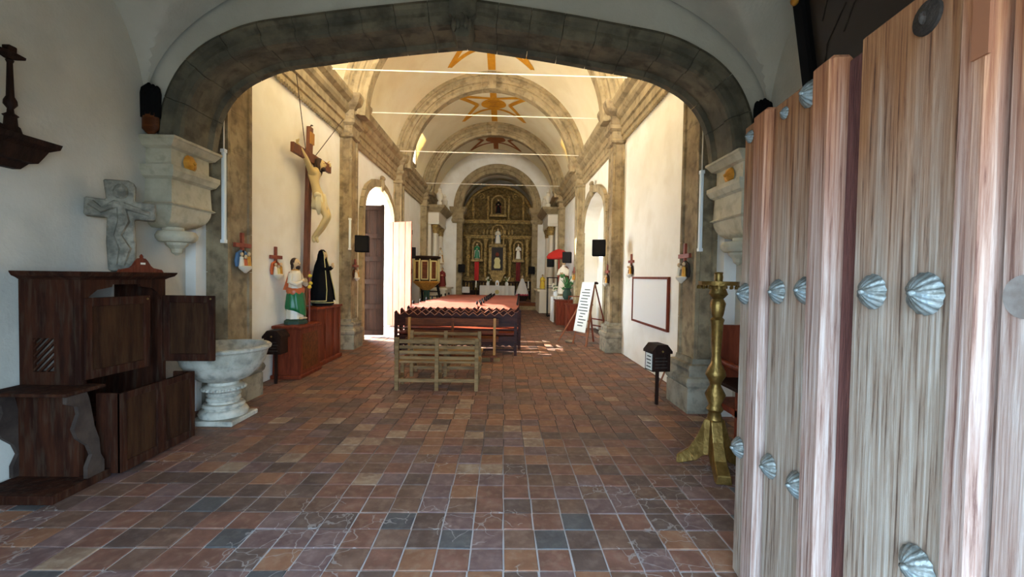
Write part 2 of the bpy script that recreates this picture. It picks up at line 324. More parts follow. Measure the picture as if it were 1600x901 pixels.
# entrance wall behind the camera with the doorway the photo is taken from
ew = MB(); ew.box(NL - 0.7, -1.55, -0.6, -0.2, -0.02, 8.6); ew.box(1.3, NR + 0.7, -0.6, -0.2, -0.02, 8.6); ew.box(-1.55, 1.3, -0.6, -0.2, 2.7, 5.6)
ew.box(-1.55, 1.3, -0.6, -0.2, 8.2, 8.6)
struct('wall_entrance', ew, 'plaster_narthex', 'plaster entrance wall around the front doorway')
mat('lawn', (92, 92, 82), (112, 110, 98), 1.0, 0.95)
struct('ground', MB().box(-40, 40, -30, 50, -0.6, -0.32), 'lawn', 'dark grassy ground outside the church')
struct('bounce_slab_outside', MB().box(-9, -4.36, 9, 16.5, -0.2, -0.03), 'ground', 'added pale slab outside the side door, bouncing light inside')  # slab added and kept pale to bounce sunlight in through the side door
# narthex groin vault
def vault_z(x, y):
    u = min(1, abs((x - (NL + NR) / 2) / ((NR - NL) / 2))); v = min(1, abs((y - 2.2) / 2.42))
    return 3.3 + 1.72 * max(math.sqrt(max(0, 1 - u * u)), math.sqrt(max(0, 1 - v * v)))
nx, ny = 72, 56; gv = MB()
xs = [(NL + NR) / 2 - (NR - NL) / 2 * math.cos(PI * i / nx) for i in range(nx + 1)]; ys = [2.2 - 2.42 * math.cos(PI * j / ny) for j in range(ny + 1)]
gv.add([(x, y, vault_z(x, y)) for y in ys for x in xs] + [(x, y, 5.25) for y in ys for x in xs],
       [(j * (nx + 1) + i, j * (nx + 1) + i + 1, (j + 1) * (nx + 1) + i + 1, (j + 1) * (nx + 1) + i) for j in range(ny) for i in range(nx)])
gv.add([(NL, -0.25, 5.1), (NR, -0.25, 5.1), (NR, AY1, 5.1), (NL, AY1, 5.1), (NL, -0.25, 5.25), (NR, -0.25, 5.25), (NR, AY1, 5.25), (NL, AY1, 5.25)], [(0, 3, 2, 1), (4, 5, 6, 7), (0, 1, 5, 4), (1, 2, 6, 5), (2, 3, 7, 6), (3, 0, 4, 7)])
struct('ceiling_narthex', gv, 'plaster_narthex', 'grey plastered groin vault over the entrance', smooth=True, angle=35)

# ------------------------------------------------------------------ low stone arch
half = [(2.90, 3.03), (2.85, 3.33), (2.74, 3.58), (2.58, 3.76), (2.38, 3.885), (2.09, 4.00), (1.60, 4.085), (1.12, 4.16), (0.52, 4.24), (0.0, 4.30)]
hp = spline([(a, b, 0) for a, b in half], 6)
path = [(CX - p.x, p.y) for p in hp] + [(CX + p.x, p.y) for p in hp[::-1][1:]]
# resample by length
def resample(pts, n):
    P = [Vector((a, b)) for a, b in pts]; d = [0]
    for i in range(1, len(P)): d.append(d[-1] + (P[i] - P[i - 1]).length)
    out = []; k = 0
    for i in range(n + 1):
        t = d[-1] * i / n
        while k < len(P) - 2 and d[k + 1] < t: k += 1
        f = (t - d[k]) / max(1e-9, d[k + 1] - d[k]); out.append(P[k].lerp(P[k + 1], max(0, min(1, f))))
    return out
NV, SUB = 20, 5
rp = resample(path, NV * SUB)
def normal(i):
    a = rp[max(i - 1, 0)]; b = rp[min(i + 1, len(rp) - 1)]; t = (b - a).normalized(); return Vector((-t.y, t.x))
sect = [(0.0, AY0 + 0.03), (0.02, AY0), (0.075, AY0 - 0.01), (0.09, AY0 + 0.02), (0.13, AY0 + 0.02), (0.16, AY0 - 0.02), (0.20, AY0 - 0.03), (0.245, AY0 + 0.0), (0.25, AY1 - 0.02),
        (0.0, AY1), (0.0, AY1 - 0.09), (0.045, AY1 - 0.12), (0.045, AY0 + 0.16), (0.0, AY0 + 0.13)]
arch = thing('stone_arch', 'low dark stone arch with pointed crown framing the view into the nave', 'arch', (0, 0, 0), kind='structure')
for k in range(NV):
    rings = []
    for i in range(k * SUB, k * SUB + SUB + 1):
        p = rp[i]; n = normal(i); t = Vector((n.y, -n.x)); g = 0.003 if i == k * SUB else -0.003 if i == k * SUB + SUB else 0
        rings.append([(p.x + n.x * r + t.x * g, y_, p.y + n.y * r + t.y * g) for r, y_ in sect])
    MB().loft(rings).build('voussoir', 'stone_arch', arch, smooth=True, angle=25)
MB().loft([[(rp[i].x + normal(i).x * r, y_, rp[i].y + normal(i).y * r) for r, y_ in ((0.065, AY0 + 0.06), (0.22, AY0 + 0.06), (0.22, AY1 - 0.05), (0.065, AY1 - 0.05))] for i in range(len(rp))]).build('mortar_core', 'stone_arch', arch)
# carved keystone
ks = MB(); ks.loft([[(CX + a * sx, b, z) for a, b in ((-1, AY0 - 0.09), (1, AY0 - 0.09), (1.1, AY0 + 0.16), (-1.1, AY0 + 0.16))] for sx, z in ((0.06, 4.10), (0.09, 4.16), (0.11, 4.24), (0.10, 4.30), (0.14, 4.34), (0.13, 4.50), (0.16, 4.56), (0.16, 4.62))])
for i in range(5):
    ks.sphere((CX - 0.08 + 0.04 * i, AY0 - 0.11, 4.26 - 0.03 * abs(i - 2)), (0.03, 0.04, 0.07), 8, 5)
ks.build('keystone', 'stone_arch', arch, smooth=True)
# spandrel wall above the arch
op = [rp[i] + normal(i) * 0.2 for i in range(len(rp))]
sp = MB(); sp.prism([(NL - 0.02, op[0].y)] + [(p.x, p.y) for p in op] + [(NR + 0.02, op[-1].y), (NR + 0.02, 5.3), (NL - 0.02, 5.3)], 'y', AY0 + 0.03, AY1 - 0.03)
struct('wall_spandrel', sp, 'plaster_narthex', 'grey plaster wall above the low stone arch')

# corbels carrying the arch
def shell_mesh(name, m, r=0.07, ribs=11, depth=0.05, fan=PI * 1.5):
    """scallop shell facing -Y, centred at the origin"""
    mb = MB(); n = ribs * 4; rows = 7; rings = []
    for k in range(rows + 1):
        t = k / rows; ring = []
        for i in range(n + 1):
            a = -fan / 2 + fan * i / n; rib = 0.5 - 0.5 * math.cos(i * 2 * PI / 4)
            rad = r * t * (1 + 0.05 * rib * t); h = depth * (1 - t * t) * 0.95 + 0.006 * rib * t
            ring.append((rad * math.sin(a), -h, rad * math.cos(a) - 0.012))
        rings.append(ring)
    mb.loft(rings, cap=False, closed=False)
    mb.sphere((0, -depth * 0.9, -0.005), (r * 0.2, r * 0.25, r * 0.2), 8, 6)
    return mb
def corbel(side, label):
    X = NL if side < 0 else NR; s = 1 if side < 0 else -1
    th = thing('stone_corbel', label, 'corbel', (X, AY0 - 0.03, 0), kind='structure')
    def ring(p, y0, y1, z): return [(0, y0, z), (s * p, y0, z), (s * p, y1, z), (0, y1, z)]
    D = 0.64
    MB().loft([ring(p, -e, D + e, z) for p, e, z in ((0.25, -0.02, 2.92), (0.30, 0.02, 2.94), (0.345, 0.05, 3.0), (0.36, 0.06, 3.01), (0.36, 0.06, 3.035))]).build('abacus', 'stone_corbel', th)
    MB().loft([ring(p, -e, D + e, z) for p, e, z in ((0.26, -0.03, 2.74), (0.26, -0.03, 2.925))]).build('neck', 'stone_corbel', th)
    MB().loft([ring(p, -e, D + e, z) for p, e, z in ((0.27, -0.02, 2.605), (0.31, 0.02, 2.63), (0.34, 0.05, 2.69), (0.34, 0.05, 2.74), (0.26, -0.03, 2.75))]).build('moulding', 'stone_corbel', th)
    MB().loft([ring(p, -e, D + e, z) for p, e, z in ((0.28, -0.01, 2.36), (0.27, -0.02, 2.61))]).build('block', 'stone_corbel', th)
    MB().loft([ring(p, -e, D + e, z) for p, e, z in ((0.29, -0.0, 2.335), (0.31, 0.02, 2.35), (0.28, -0.01, 2.37))]).build('moulding', 'stone_corbel', th)
    rings = []
    for k in range(9):
        t = k / 8; f = math.sqrt(max(0, 1 - (1 - t) ** 2))
        rings.append(ring(0.14 + 0.14 * f, 0.10 - 0.09 * f, 0.34 + 0.28 * f, 2.11 + 0.23 * t))
    MB().loft(rings).build('bowl', 'stone_corbel', th, smooth=True, angle=60)
    MB().lathe([(0.10, 2.05), (0.10, 2.12)], 16, (s * 0.15, 0.2, 0)).build('collar', 'stone_corbel', th, smooth=True)
    MB().lathe([(0.08, 1.955), (0.155, 1.965), (0.185, 2.0), (0.19, 2.03), (0.165, 2.075), (0.1, 2.085)], 20, (s * 0.19, 0.2, 0)).build('torus', 'stone_corbel', th, smooth=True)
    MB().lathe([(0.012, 1.82), (0.05, 1.85), (0.06, 1.89), (0.10, 1.93), (0.11, 1.96)], 10, (s * 0.19, 0.2, 0)).build('pendant_drop', 'stone_corbel', th)
    sh = shell_mesh('x', 'gilt', 0.095, 8, 0.06, PI * 2)
    sh.xf(Matrix.Translation((s * 0.27, 0.28, 2.83)) @ Matrix.Rotation(s * PI / 2, 4, 'Z'))
    sh.build('gilded_rosette', 'gilt', th, smooth=True, angle=70)
    return th
corbel(-1, 'carved pale stone corbel with gilded rosette above the baptismal font')
corbel(1, 'carved stone corbel with gilded rosette above the brass candlestick')
for s, X in ((-1, NL), (1, NR)):
    th = thing('wall_bracket', 'dark carved bracket ornament at the arch foot above the %s' % ('baptismal font' if s < 0 else 'open plank door edge'), 'ornament', (X - s * 0.09, AY0 - 0.045, 3.04), group='bracket ornaments at the arch feet')
    MB().lathe([(0.02, 0), (0.055, 0.03), (0.085, 0.06), (0.085, 0.24), (0.07, 0.25)], 14, sy=0.5).build('body', 'wood_brown', th, smooth=True)
    cr = MB()
    for a in range(-2, 3): cr.lathe([(0.032, 0.2), (0.036, 0.44), (0.026, 0.5), (0.01, 0.52)], 8, (a * 0.033, -0.01 * (2 - abs(a)), -0.012 * abs(a)))
    cr.lathe([(0.088, 0.22), (0.09, 0.42), (0.06, 0.45)], 14, sy=0.5).build('crown', 'black', th, smooth=True)

# ------------------------------------------------------------------ pillars, cornices
def pillar(side, y0, y1, label, light=False):
    wx = WL if side < 0 else WR; s = -side; p = 0.36; D = y1 - y0
    th = thing('pillar', label, None, (wx, y0, 0), kind='structure', group='stone pillars along the nave')
    ms = 'stone_light' if light else 'stone'
    def ring(pp, e, z): return [(0, -e, z), (s * pp, -e, z), (s * pp, D + e, z), (0, D + e, z)]
    MB().loft([ring(0.36, 0.0, 0), ring(0.36, 0.0, 0.30), ring(0.35, -0.01, 0.31)]).build('plinth', 'stone_grey', th)
    MB().loft([ring(a, b, z) for a, b, z in ((0.35, -0.01, 0.31), (0.375, 0.01, 0.34), (0.385, 0.02, 0.385), (0.37, 0.005, 0.43), (0.33, -0.03, 0.45), (0.33, -0.03, 0.50), (0.345, -0.015, 0.54), (0.33, -0.03, 0.585), (0.28, -0.075, 0.60), (0.27, -0.085, 0.66))]).build('base_moulding', 'stone_grey', th)
    q = 0.26; b0, b1 = 0.085, D - 0.085
    plan = [(0, b0), (0.05, b0), (0.065, b0 + 0.025), (q - 0.065, b0 + 0.025), (q - 0.05, b0), (q, b0), (q, b0 + 0.06), (q - 0.025, b0 + 0.075), (q - 0.025, b1 - 0.075), (q, b1 - 0.06), (q, b1), (0, b1)]
    z = 0.66; nb = 8; hh = (4.62 - z) / nb
    MB().box(min(0, s * (q - 0.03)), max(0, s * (q - 0.03)), b0 + 0.03, b1 - 0.01, z, 4.63).build('mortar_core', ms, th)
    for k in range(nb):
        MB().prism([(s * a, b) for a, b in plan], 'z', z + k * hh + 0.002, z + (k + 1) * hh - 0.002).build('shaft_block', ms, th, bevel=0)
    MB().loft([ring(q + e, -0.085 + e, zz) for e, zz in ((0, 4.62), (0.04, 4.64), (0.05, 4.70), (0.01, 4.73), (0.02, 4.88), (0.09, 4.93), (0.10, 5.0), (0.05, 5.04), (0.07, 5.2), (0.16, 5.27), (0.2, 5.32), (0.24, 5.44), (0.24, 5.5))]).build('capital', ms, th)
    return th
names = {0: 'beside the %s', 1: '', 2: '', 3: ''}
pl = [('with square base behind the baptismal font', 'with square base beside the brass candlestick'), ('between the black robed statue and the side door', 'between whiteboard and paper covered easel'),
      ('just past the sunlit side door leaf', 'just past the blind arched recess'), ('behind the octagonal pulpit', 'behind the red parasol')]
for k, (a, b) in enumerate(PIERS):
    pillar(-1, a, b, 'panelled stone pillar ' + pl[k][0], k > 1); pillar(1, a, b, 'panelled stone pillar ' + pl[k][1], k > 1)
cprof = [(0, 4.70), (0.07, 4.70), (0.07, 4.78), (0.10, 4.80), (0.10, 4.95), (0.14, 4.97), (0.14, 5.12), (0.20, 5.16), (0.24, 5.22), (0.24, 5.30), (0.33, 5.36), (0.36, 5.44), (0.36, 5.5), (0, 5.5)]
for k, s in enumerate((-1, 1)):
    wx = WL if s < 0 else WR
    mb = MB(); mb.prism([(wx - s * a, z) for a, z in cprof], 'y', AY1, CHY)
    tr = struct('trim_%d' % (k + 1), mb, 'stone_light', 'stepped stone cornice running along the %s nave wall' % ('left' if s < 0 else 'right'))
    dm = MB().prism([(0, 4.705), (0.026, 4.66), (0.052, 4.705)], 'x', wx - s * 0.02, wx - s * 0.075).mesh('drop', 'stone_light')
    y = 6.0
    while y < 9.5:
        o = put('drop', dm, tr); o.location = (0, y, 0); y += 0.085
# nave barrel vault
def half_ring(r, y, n=48, z0=0.0):
    return [(CX + r * math.cos(PI - PI * i / n), y, VZ + r * math.sin(PI - PI * i / n)) for i in range(n + 1)]
LUN = [(-1, 16.6), (1, 16.6)]
nv = MB(); ysv = [-0.4] + [0.3 * i for i in range(1, 77)]; ysv = [y for y in ysv if y <= CHY] + [CHY + 0.1]
n = 48
V_ = []; F_ = []
for y in ysv: V_ += half_ring(VR, y, n)
for j in range(len(ysv) - 1):
    for i in range(n):
        am = (i + 0.5) * 180 / n; ym = (ysv[j] + ysv[j + 1]) / 2
        if any(abs(ym - ly) < 0.5 and ((ls < 0 and 16 < am < 32) or (ls > 0 and 148 < am < 164)) for ls, ly in LUN): continue
        F_.append((j * (n + 1) + i, j * (n + 1) + i + 1, (j + 1) * (n + 1) + i + 1, (j + 1) * (n + 1) + i))
nv.add(V_, F_)
# outer skin keeps the daylight out
V2 = []; 
for y in ysv: V2 += half_ring(VR + 0.35, y, n)
nv.add(V2, F_)
for s in (-1, 1): nv.box(CX + s * (VR - 0.01), CX + s * (VR + 0.5), -0.6, CHY + 0.1, 5.4, 5.55) if s > 0 else nv.box(CX - VR - 0.5, CX - VR + 0.01, -0.6, CHY + 0.1, 5.4, 5.55)
ceiling = struct('ceiling', nv, 'plaster_vault', 'cream plastered barrel vault of the nave', smooth=True)
# loft walls above the narthex (out of sight)
struct('wall_loft_left', MB().box(CX - VR - 0.35, CX - VR, -0.6, AY1 + 0.1, 5.0, 5.5), 'plaster', 'loft wall stub left of the nave')
struct('wall_loft_right', MB().box(CX + VR, CX + VR + 0.35, -0.6, AY1 + 0.1, 5.0, 5.5), 'plaster', 'loft wall stub right of the nave')
# transverse ribs
rsec = [(0.0, 0.16), (0.0, 0.46), (0.03, 0.50), (0.55, 0.6), (0.55, 0.0), (0.40, 0.0), (0.385, 0.03), (0.37, 0.03), (0.355, 0.01), (0.33, 0.01), (0.29, 0.07), (0.20, 0.07), (0.185, 0.11), (0.17, 0.11), (0.155, 0.08), (0.13, 0.08), (0.09, 0.14), (0.03, 0.14)]
for k, (a, b) in enumerate(PIERS[1:]):
    nm = ['nearest stone vault rib half hidden by the low arch', 'second stone vault rib with the large gold star behind it', 'third stone vault rib before the chancel arch'][k]
    rb = thing('vault_rib', nm, None, (0, a, 0), kind='structure', group='stone ribs across the nave vault')
    nb = 13
    for q in range(nb):
        rings = []
        for i in range(5):
            an = PI - PI * (q + i / 4) / nb; g = 0.0005 if i == 0 else -0.0005 if i == 4 else 0; an -= g
            rings.append([(CX + (RR + r_) * math.cos(an), y_, VZ + (RR + r_) * math.sin(an)) for r_, y_ in rsec])
        MB().loft(rings).build('voussoir', 'stone_light', rb, smooth=True, angle=25)
    MB().box(CX - 0.14, CX + 0.14, -0.03, 0.3, VZ + RR - 0.06, VZ + RR + 0.5).build('keystone', 'stone_light', rb)
# iron tie rods across the vault
for k, (y, lb) in enumerate(((8.3, 'nearest the low arch'), (10.45, 'second from the low arch'), (13.6, 'third from the low arch'), (18.2, 'farthest from the low arch'))):
    tag(MB().tube([(WL + 0.3, y, 5.47), (WR - 0.3, y, 5.45)], 0.012, 6).build('tie_rod', 'cream'), 'thin pale tie rod spanning the nave vault, ' + lb, 'rod', 'tie rods under the vault')
# gold stars painted on the vault
def on_vault(u, y, lift=0.012):       # u: metres along the curve from the crown
    a = u / VR; r = VR - lift; return (CX + r * math.sin(a), y, VZ + r * math.cos(a))
def strip(mb, pts, wd):
    n_ = len(pts); L_, Rr = [], []
    for i, p in enumerate(pts):
        a = Vector(pts[max(i - 1, 0)]); b = Vector(pts[min(i + 1, n_ - 1)]); t = (b - a).normalized(); nn = Vector((-t.y, t.x)) * wd / 2
        L_.append(on_vault(p[0] + nn.x, p[1] + nn.y)); Rr.append(on_vault(p[0] - nn.x, p[1] - nn.y))
    mb.add(L_ + Rr, [(i, i + 1, n_ + i + 1, n_ + i) for i in range(n_ - 1)])
def star(y0, y1, m, label):
    c = (y0 + y1) / 2; h = (y1 - y0) / 2; th = thing('painted_star', label, 'star', (0, 0, 0), group='gold stars painted on the vault')
    mb = MB(); W = 1.3; D = h * 0.62
    for sx in (-1, 1):
        for sy in (-1, 1):
            strip(mb, [(sx * (W - (W - 0.62) * t), c + sy * D * (1 - t)) for t in [i / 6 for i in range(7)]], 0.17)
            strip(mb, [(sx * W * (1 - t), c + sy * (D - (D - 0.5) * math.sin(t * PI / 2))) for t in [i / 10 for i in range(11)]], 0.17)
    mb.build('outline', m, th)
    mb = MB()
    for sy in (-1, 1): strip(mb, [(0, c + sy * (0.3 + (h - 0.42) * i / 6)) for i in range(7)], 0.24)
    mb.build('axial_band', m, th)
    mb = MB(); ring = [on_vault(0.48 * math.cos(2 * PI * i / 28), c + 0.48 * math.sin(2 * PI * i / 28), 0.014) for i in range(28)]
    mb.add(ring + [on_vault(0, c, 0.014)], [(i, (i + 1) % 28, 28) for i in range(28)]); mb.build('disc', m, th)
    mb = MB(); strip(mb, [((0.06 + 0.28 * i / 50) * math.cos(i * 0.38), c + (0.06 + 0.28 * i / 50) * math.sin(i * 0.38)) for i in range(51)], 0.03)
    for i in range(len(mb.v)):
        v = Vector(mb.v[i]); d = Vector((CX, v.y, VZ)) - v; mb.v[i] = tuple(v + d.normalized() * 0.006)
    mb.build('spiral', 'gold_paint_dark', th)
star(10.25, 14.2, 'gold_paint', 'large gold painted star nearest the low arch')
star(14.85, 18.8, 'gold_paint', 'gold painted star with round disc in the middle vault bay')
star(19.45, 22.8, 'gold_paint_dark', 'brownish painted star in the vault bay before the chancel')
def glow(name, col, strength):
    m = bpy.data.materials.new(name); m.use_nodes = True; p = m.node_tree.nodes['Principled BSDF']; MATS[name] = m
    p.inputs['Base Color'].default_value = (0.8, 0.8, 0.8, 1); p.inputs['Emission Color'].default_value = (*col, 1); p.inputs['Emission Strength'].default_value = strength
glow('window_glow', (1.0, 0.94, 0.82), 3.0); glow('window_glow_cool', (0.75, 0.86, 1.0), 1.4); glow('flame', (1, 0.7, 0.3), 3)
for k, (s, y) in enumerate(LUN):
    X = CX + s * 3.02
    th = thing('window_%d' % (k + 1), 'small bright arched window low in the vault on the %s' % ('left' if s < 0 else 'right'), None, (X, y, 6.35), kind='structure')
    MB().prism([(a * 0.42, b) for a, b in ((-1, -0.45), (1, -0.45), (1, 0.1), (0.8, 0.35), (0.45, 0.5), (0, 0.56), (-0.45, 0.5), (-0.8, 0.35), (-1, 0.1))], 'x', -0.02, 0.02).build('pane', 'window_glow', th)
    fr = MB()
    for a, b in (((-0.45, -0.5), (0.45, -0.5)), ((-0.45, -0.5), (-0.45, 0.1)), ((0.45, -0.5), (0.45, 0.1)), ((-0.45, 0.1), (-0.2, 0.55)), ((0.45, 0.1), (0.2, 0.55)), ((-0.2, 0.55), (0.2, 0.55))): fr.bar((-s * 0.01, a[0], a[1]), (-s * 0.01, b[0], b[1]), 0.09, 0.09, (1, 0, 0))
    fr.build('frame', 'stone_light', th)

# ------------------------------------------------------------------ chancel wall, arch, chancel room
CC = -0.34; JL, JR = -2.2, 1.52; CZ = 5.2; CR = (JR - JL) / 2; CCX = (JL + JR) / 2
rin = [(CCX - CR, 0.0)] + [(CCX + CR * math.cos(PI - PI * i / 28), CZ + CR * math.sin(PI - PI * i / 28)) for i in range(29)] + [(CCX + CR, 0.0)]
cw = MB(); cw.prism([(WL - 0.1, -0.02)] + rin + [(WR + 0.1, -0.02), (WR + 0.1, 8.7), (WL - 0.1, 8.7)], 'y', CHY, CHY + 0.35)
struct('wall_chancel', cw, 'plaster', 'cream plaster end wall around the chancel arch')
ca = thing('chancel_arch', 'round stone chancel arch framing the gilded altarpiece', 'arch', (0, CHY, 0), kind='structure')
nb = 13
for q in range(nb):
    rings = []
    for i in range(4):
        an = PI - PI * (q + i / 3) / nb
        rings.append([(CCX + (CR + r_) * math.cos(an), y_, CZ + (CR + r_) * math.sin(an)) for r_, y_ in ((-0.04, 0.02), (0.0, -0.06), (0.17, -0.06), (0.19, -0.1), (0.42, -0.1), (0.42, 0.05), (0.05, 0.4), (-0.04, 0.4))])
    MB().loft(rings).build('voussoir', 'stone_light', ca, smooth=True, angle=25)
for s, X in ((-1, JL), (1, JR)):
    nm = 'left' if s < 0 else 'right'
    th = thing('pillar', 'slim stone jamb under the %s foot of the chancel arch' % nm, None, (X, CHY, 0), kind='structure')
    MB().box(min(0, s * 0.22) - 0.03, max(0, s * 0.22) + 0.03, -0.06, 0.38, 0, 4.45).build('jamb_shaft', 'stone_light', th)
    MB().loft([[(-0.06 - e + min(0, s * 0.4), -0.08 - e, z), (0.06 + e + max(0, s * 0.4), -0.08 - e, z), (0.06 + e + max(0, s * 0.4), 0.4 + e, z), (-0.06 - e + min(0, s * 0.4), 0.4 + e, z)] for e, z in ((0, 4.4), (0.06, 4.5), (0.06, 4.6), (0.02, 4.65), (0.04, 4.9), (0.12, 5.0), (0.16, 5.15), (0.16, 5.22))]).build('capital', 'stone_light', th)
CB = 26.9
ch = MB(); ch.box(JL - 0.75, JL - 0.35, CHY + 0.35, CB + 0.4, -0.02, 7.9); ch.box(JR + 0.35, JR + 0.75, CHY + 0.35, CB + 0.4, -0.02, 7.9); ch.box(JL - 0.75, JR + 0.75, CB, CB + 0.4, -0.02, 8.2)
struct('wall_chancel_back', ch, 'plaster', 'pale plaster walls inside the chancel')
cv = MB(); rr_ = CR + 0.36
for rad in (rr_, rr_ + 0.3):
    o_ = [[(CCX + rad * math.cos(PI - PI * i / 28), y, 5.25 + (rad + 0.1) * math.sin(PI - PI * i / 28)) for i in range(29)] for y in (CHY + 0.3, CB + 0.05)]
    cv.loft(o_, cap=False, closed=False)
struct('ceiling_chancel', cv, 'plaster_vault', 'pale plaster vault over the altarpiece', smooth=True)
for s in (-1, 1):
    X = (JL - 0.34) if s < 0 else (JR + 0.34)
    th = thing('window_%d' % (3 if s < 0 else 4), 'tall cool lit chancel window on the %s' % ('left' if s < 0 else 'right'), None, (X, 24.4, 3.0), kind='structure')
    MB().box(-0.01, 0.01, -0.4, 0.4, -1.5, 1.4).build('pane', 'window_glow_cool', th)
    fr = MB()
    for a, b in (((-0.44, -1.5), (-0.44, 1.45)), ((0.44, -1.5), (0.44, 1.45)), ((-0.44, -1.5), (0.44, -1.5)), ((-0.44, 1.45), (0.44, 1.45)), ((0, -1.5), (0, 1.4))): fr.bar((-s * 0.02, *a), (-s * 0.02, *b), 0.07, 0.07, (1, 0, 0))
    fr.build('frame', 'white_paint', th)
dais = thing('chancel_step', 'raised dark wooden chancel platform with a tiled step', 'platform', (0, 0, 0), kind='structure')
MB().box(JL - 0.35, JR + 0.35, CHY - 0.6, CB, -0.01, 0.34).build('platform', 'wood_brown', dais)
MB().box(JL + 0.1, JR + 0.35, CHY - 1.0, CHY - 0.6, -0.01, 0.17).build('step', 'stone_light', dais)

# ------------------------------------------------------------------ gilded altarpiece
RY = 26.2
ret = thing('altarpiece', 'tall gilded carved wooden altarpiece filling the chancel end wall', 'altarpiece', (CC, RY, 0.34))
RW = 2.1; RS = 4.55; RA = 2.15
def inside(x, z): return z <= RS or ((x / RW) ** 2 + ((z - RS) / RA) ** 2) <= 1
g = 96; hgt = RS + RA; gz = int(g * hgt / (2 * RW)); vs = {}; mb = MB(); V_ = []; F_ = []
def relief(x, z):
    xa = abs(x)
    return 0.05 * math.sin(xa * 19 + 1.7 * math.sin(z * 9)) * math.sin(z * 17 + 1.3 * math.sin(xa * 11)) + 0.03 * math.sin(xa * 41 + z * 13) * math.sin(z * 37 - xa * 9) + 0.02 * random.random()
for j in range(gz + 1):
    z = hgt * j / gz; lim = RW if z <= RS else RW * math.sqrt(max(0, 1 - ((z - RS) / RA) ** 2))
    for i in range(g + 1):
        x = -lim + 2 * lim * i / g; V_.append((x, -relief(x, z), z))
for j in range(gz):
    for i in range(g): F_.append((j * (g + 1) + i, j * (g + 1) + i + 1, (j + 1) * (g + 1) + i + 1, (j + 1) * (g + 1) + i))
mb.add(V_, F_); pk = [(-RW, 0)] + [(RW * math.cos(PI - PI * i / 30), RS + RA * math.sin(PI - PI * i / 30)) for i in range(31)] + [(RW, 0)]
mb.prism(pk, 'y', 0.12, 0.3); mb.build('carved_panel', 'retablo', ret, smooth=True, angle=60)
mb = MB(); mb.tube([(RW * 1.0 * math.cos(PI - PI * i / 30), -0.1, RS + RA * math.sin(PI - PI * i / 30)) for i in range(31)], 0.1, 8); mb.build('arched_border', 'retablo_edge', ret, smooth=True)
def cornice(z, w_, d, nm='cornice'):
    MB().loft([[(-w_ - e, -d - e, zz), (w_ + e, -d - e, zz), (w_ + e, 0.1, zz), (-w_ - e, 0.1, zz)] for e, zz in ((0, z), (0.05, z + 0.05), (0.05, z + 0.1), (0.12, z + 0.16), (0.12, z + 0.2))]).build(nm, 'retablo_edge', ret)
cornice(4.45, RW - 0.15, 0.2); cornice(3.55, RW - 0.2, 0.12); cornice(1.05, RW - 0.1, 0.25)
est = [(0.10, 0), (0.13, 0.05), (0.10, 0.12), (0.07, 0.2), (0.09, 0.5), (0.14, 1.1), (0.15, 1.2), (0.10, 1.25), (0.12, 1.4), (0.16, 1.5), (0.10, 1.56), (0.11, 1.75), (0.08, 1.8), (0.10, 1.95), (0.14, 2.1), (0.17, 2.2), (0.17, 2.28)]
for x in (-1.75, -0.72, 0.72, 1.75):
    MB().lathe(est, 10, (x, -0.18, 1.26)).build('column', 'retablo_edge', ret, smooth=True)
    MB().lathe([(r * 0.7, z * 0.62) for r, z in est], 10, (x * 0.85, -0.16, 4.66)).build('column', 'retablo_edge', ret, smooth=True)
    MB().box(x - 0.2, x + 0.2, -0.32, 0.1, 0.5, 1.05).build('pedestal', 'retablo_edge', ret)
for x, z, w_, h_ in ((0, 3.2, 0.34, 1.05), (-1.22, 2.3, 0.26, 1.0), (1.22, 2.3, 0.26, 1.0), (0, 4.95, 0.4, 1.0)):
    mb = MB(); ptsn = [(x - w_, z)] + [(x + w_ * math.cos(PI - PI * i / 12), z + h_ - w_ * 0.6 + w_ * 1.0 * math.sin(PI - PI * i / 12)) for i in range(13)] + [(x + w_, z)]
    for a, b in zip(ptsn, ptsn[1:]): mb.bar((a[0], -0.12, a[1]), (b[0], -0.12, b[1]), 0.08, 0.16, (0, 1, 0))
    mb.box(x - w_ - 0.08, x + w_ + 0.08, -0.55, 0.05, z - 0.12, z); mb.build('niche_frame', 'retablo_edge', ret)
for i in range(-4, 5):
    if i: MB().sphere((i * 0.21, -0.16, 3.95), (0.07, 0.05, 0.16), 8, 6).build('scroll', 'retablo_edge', ret, smooth=True)
for s in (-1, 1):
    sp_ = MB(); sp_.tube([(s * (1.0 + (0.22 - 0.02 * t) * math.cos(t * 0.9)), -0.12, 6.05 + (0.22 - 0.02 * t) * math.sin(t * 0.9)) for t in range(11)], 0.04, 6); sp_.build('volute', 'retablo_edge', ret, smooth=True)
pf = thing('framed_picture', 'dark framed religious picture at the centre of the altarpiece', 'picture', (CC - 0.02, RY - 0.42, 1.95))
for nm, b in (('frame', (-0.5, -0.34, 0, 1.5)), ('frame', (0.34, 0.5, 0, 1.5)), ('frame', (-0.5, 0.5, -0.1, 0.06)), ('frame', (-0.5, 0.5, 1.42, 1.58))): MB().box(b[0], b[1], -0.04, 0.06, b[2], b[3]).build(nm, 'retablo_edge', pf)
MB().box(-0.4, 0.4, 0.0, 0.05, 0, 1.5).build('canvas', 'painting_dark', pf)
MB().sphere((0, -0.015, 1.0), (0.1, 0.02, 0.13), 10, 6).build('painted_head', 'wood_red', pf, smooth=True); fg = MB()
fg.loft([[(x * 1.0, -0.012 + 0.012 * (y > 0) - 0.004, z) for x, y, _ in ell(r_, 0.01, 0, n=16, fold=0.12, k=5)] for r_, z in ((0.16, 0.18), (0.2, 0.3), (0.15, 0.5), (0.18, 0.66), (0.1, 0.82))])
fg.build('painted_figure', 'pale_gold', pf, smooth=True)
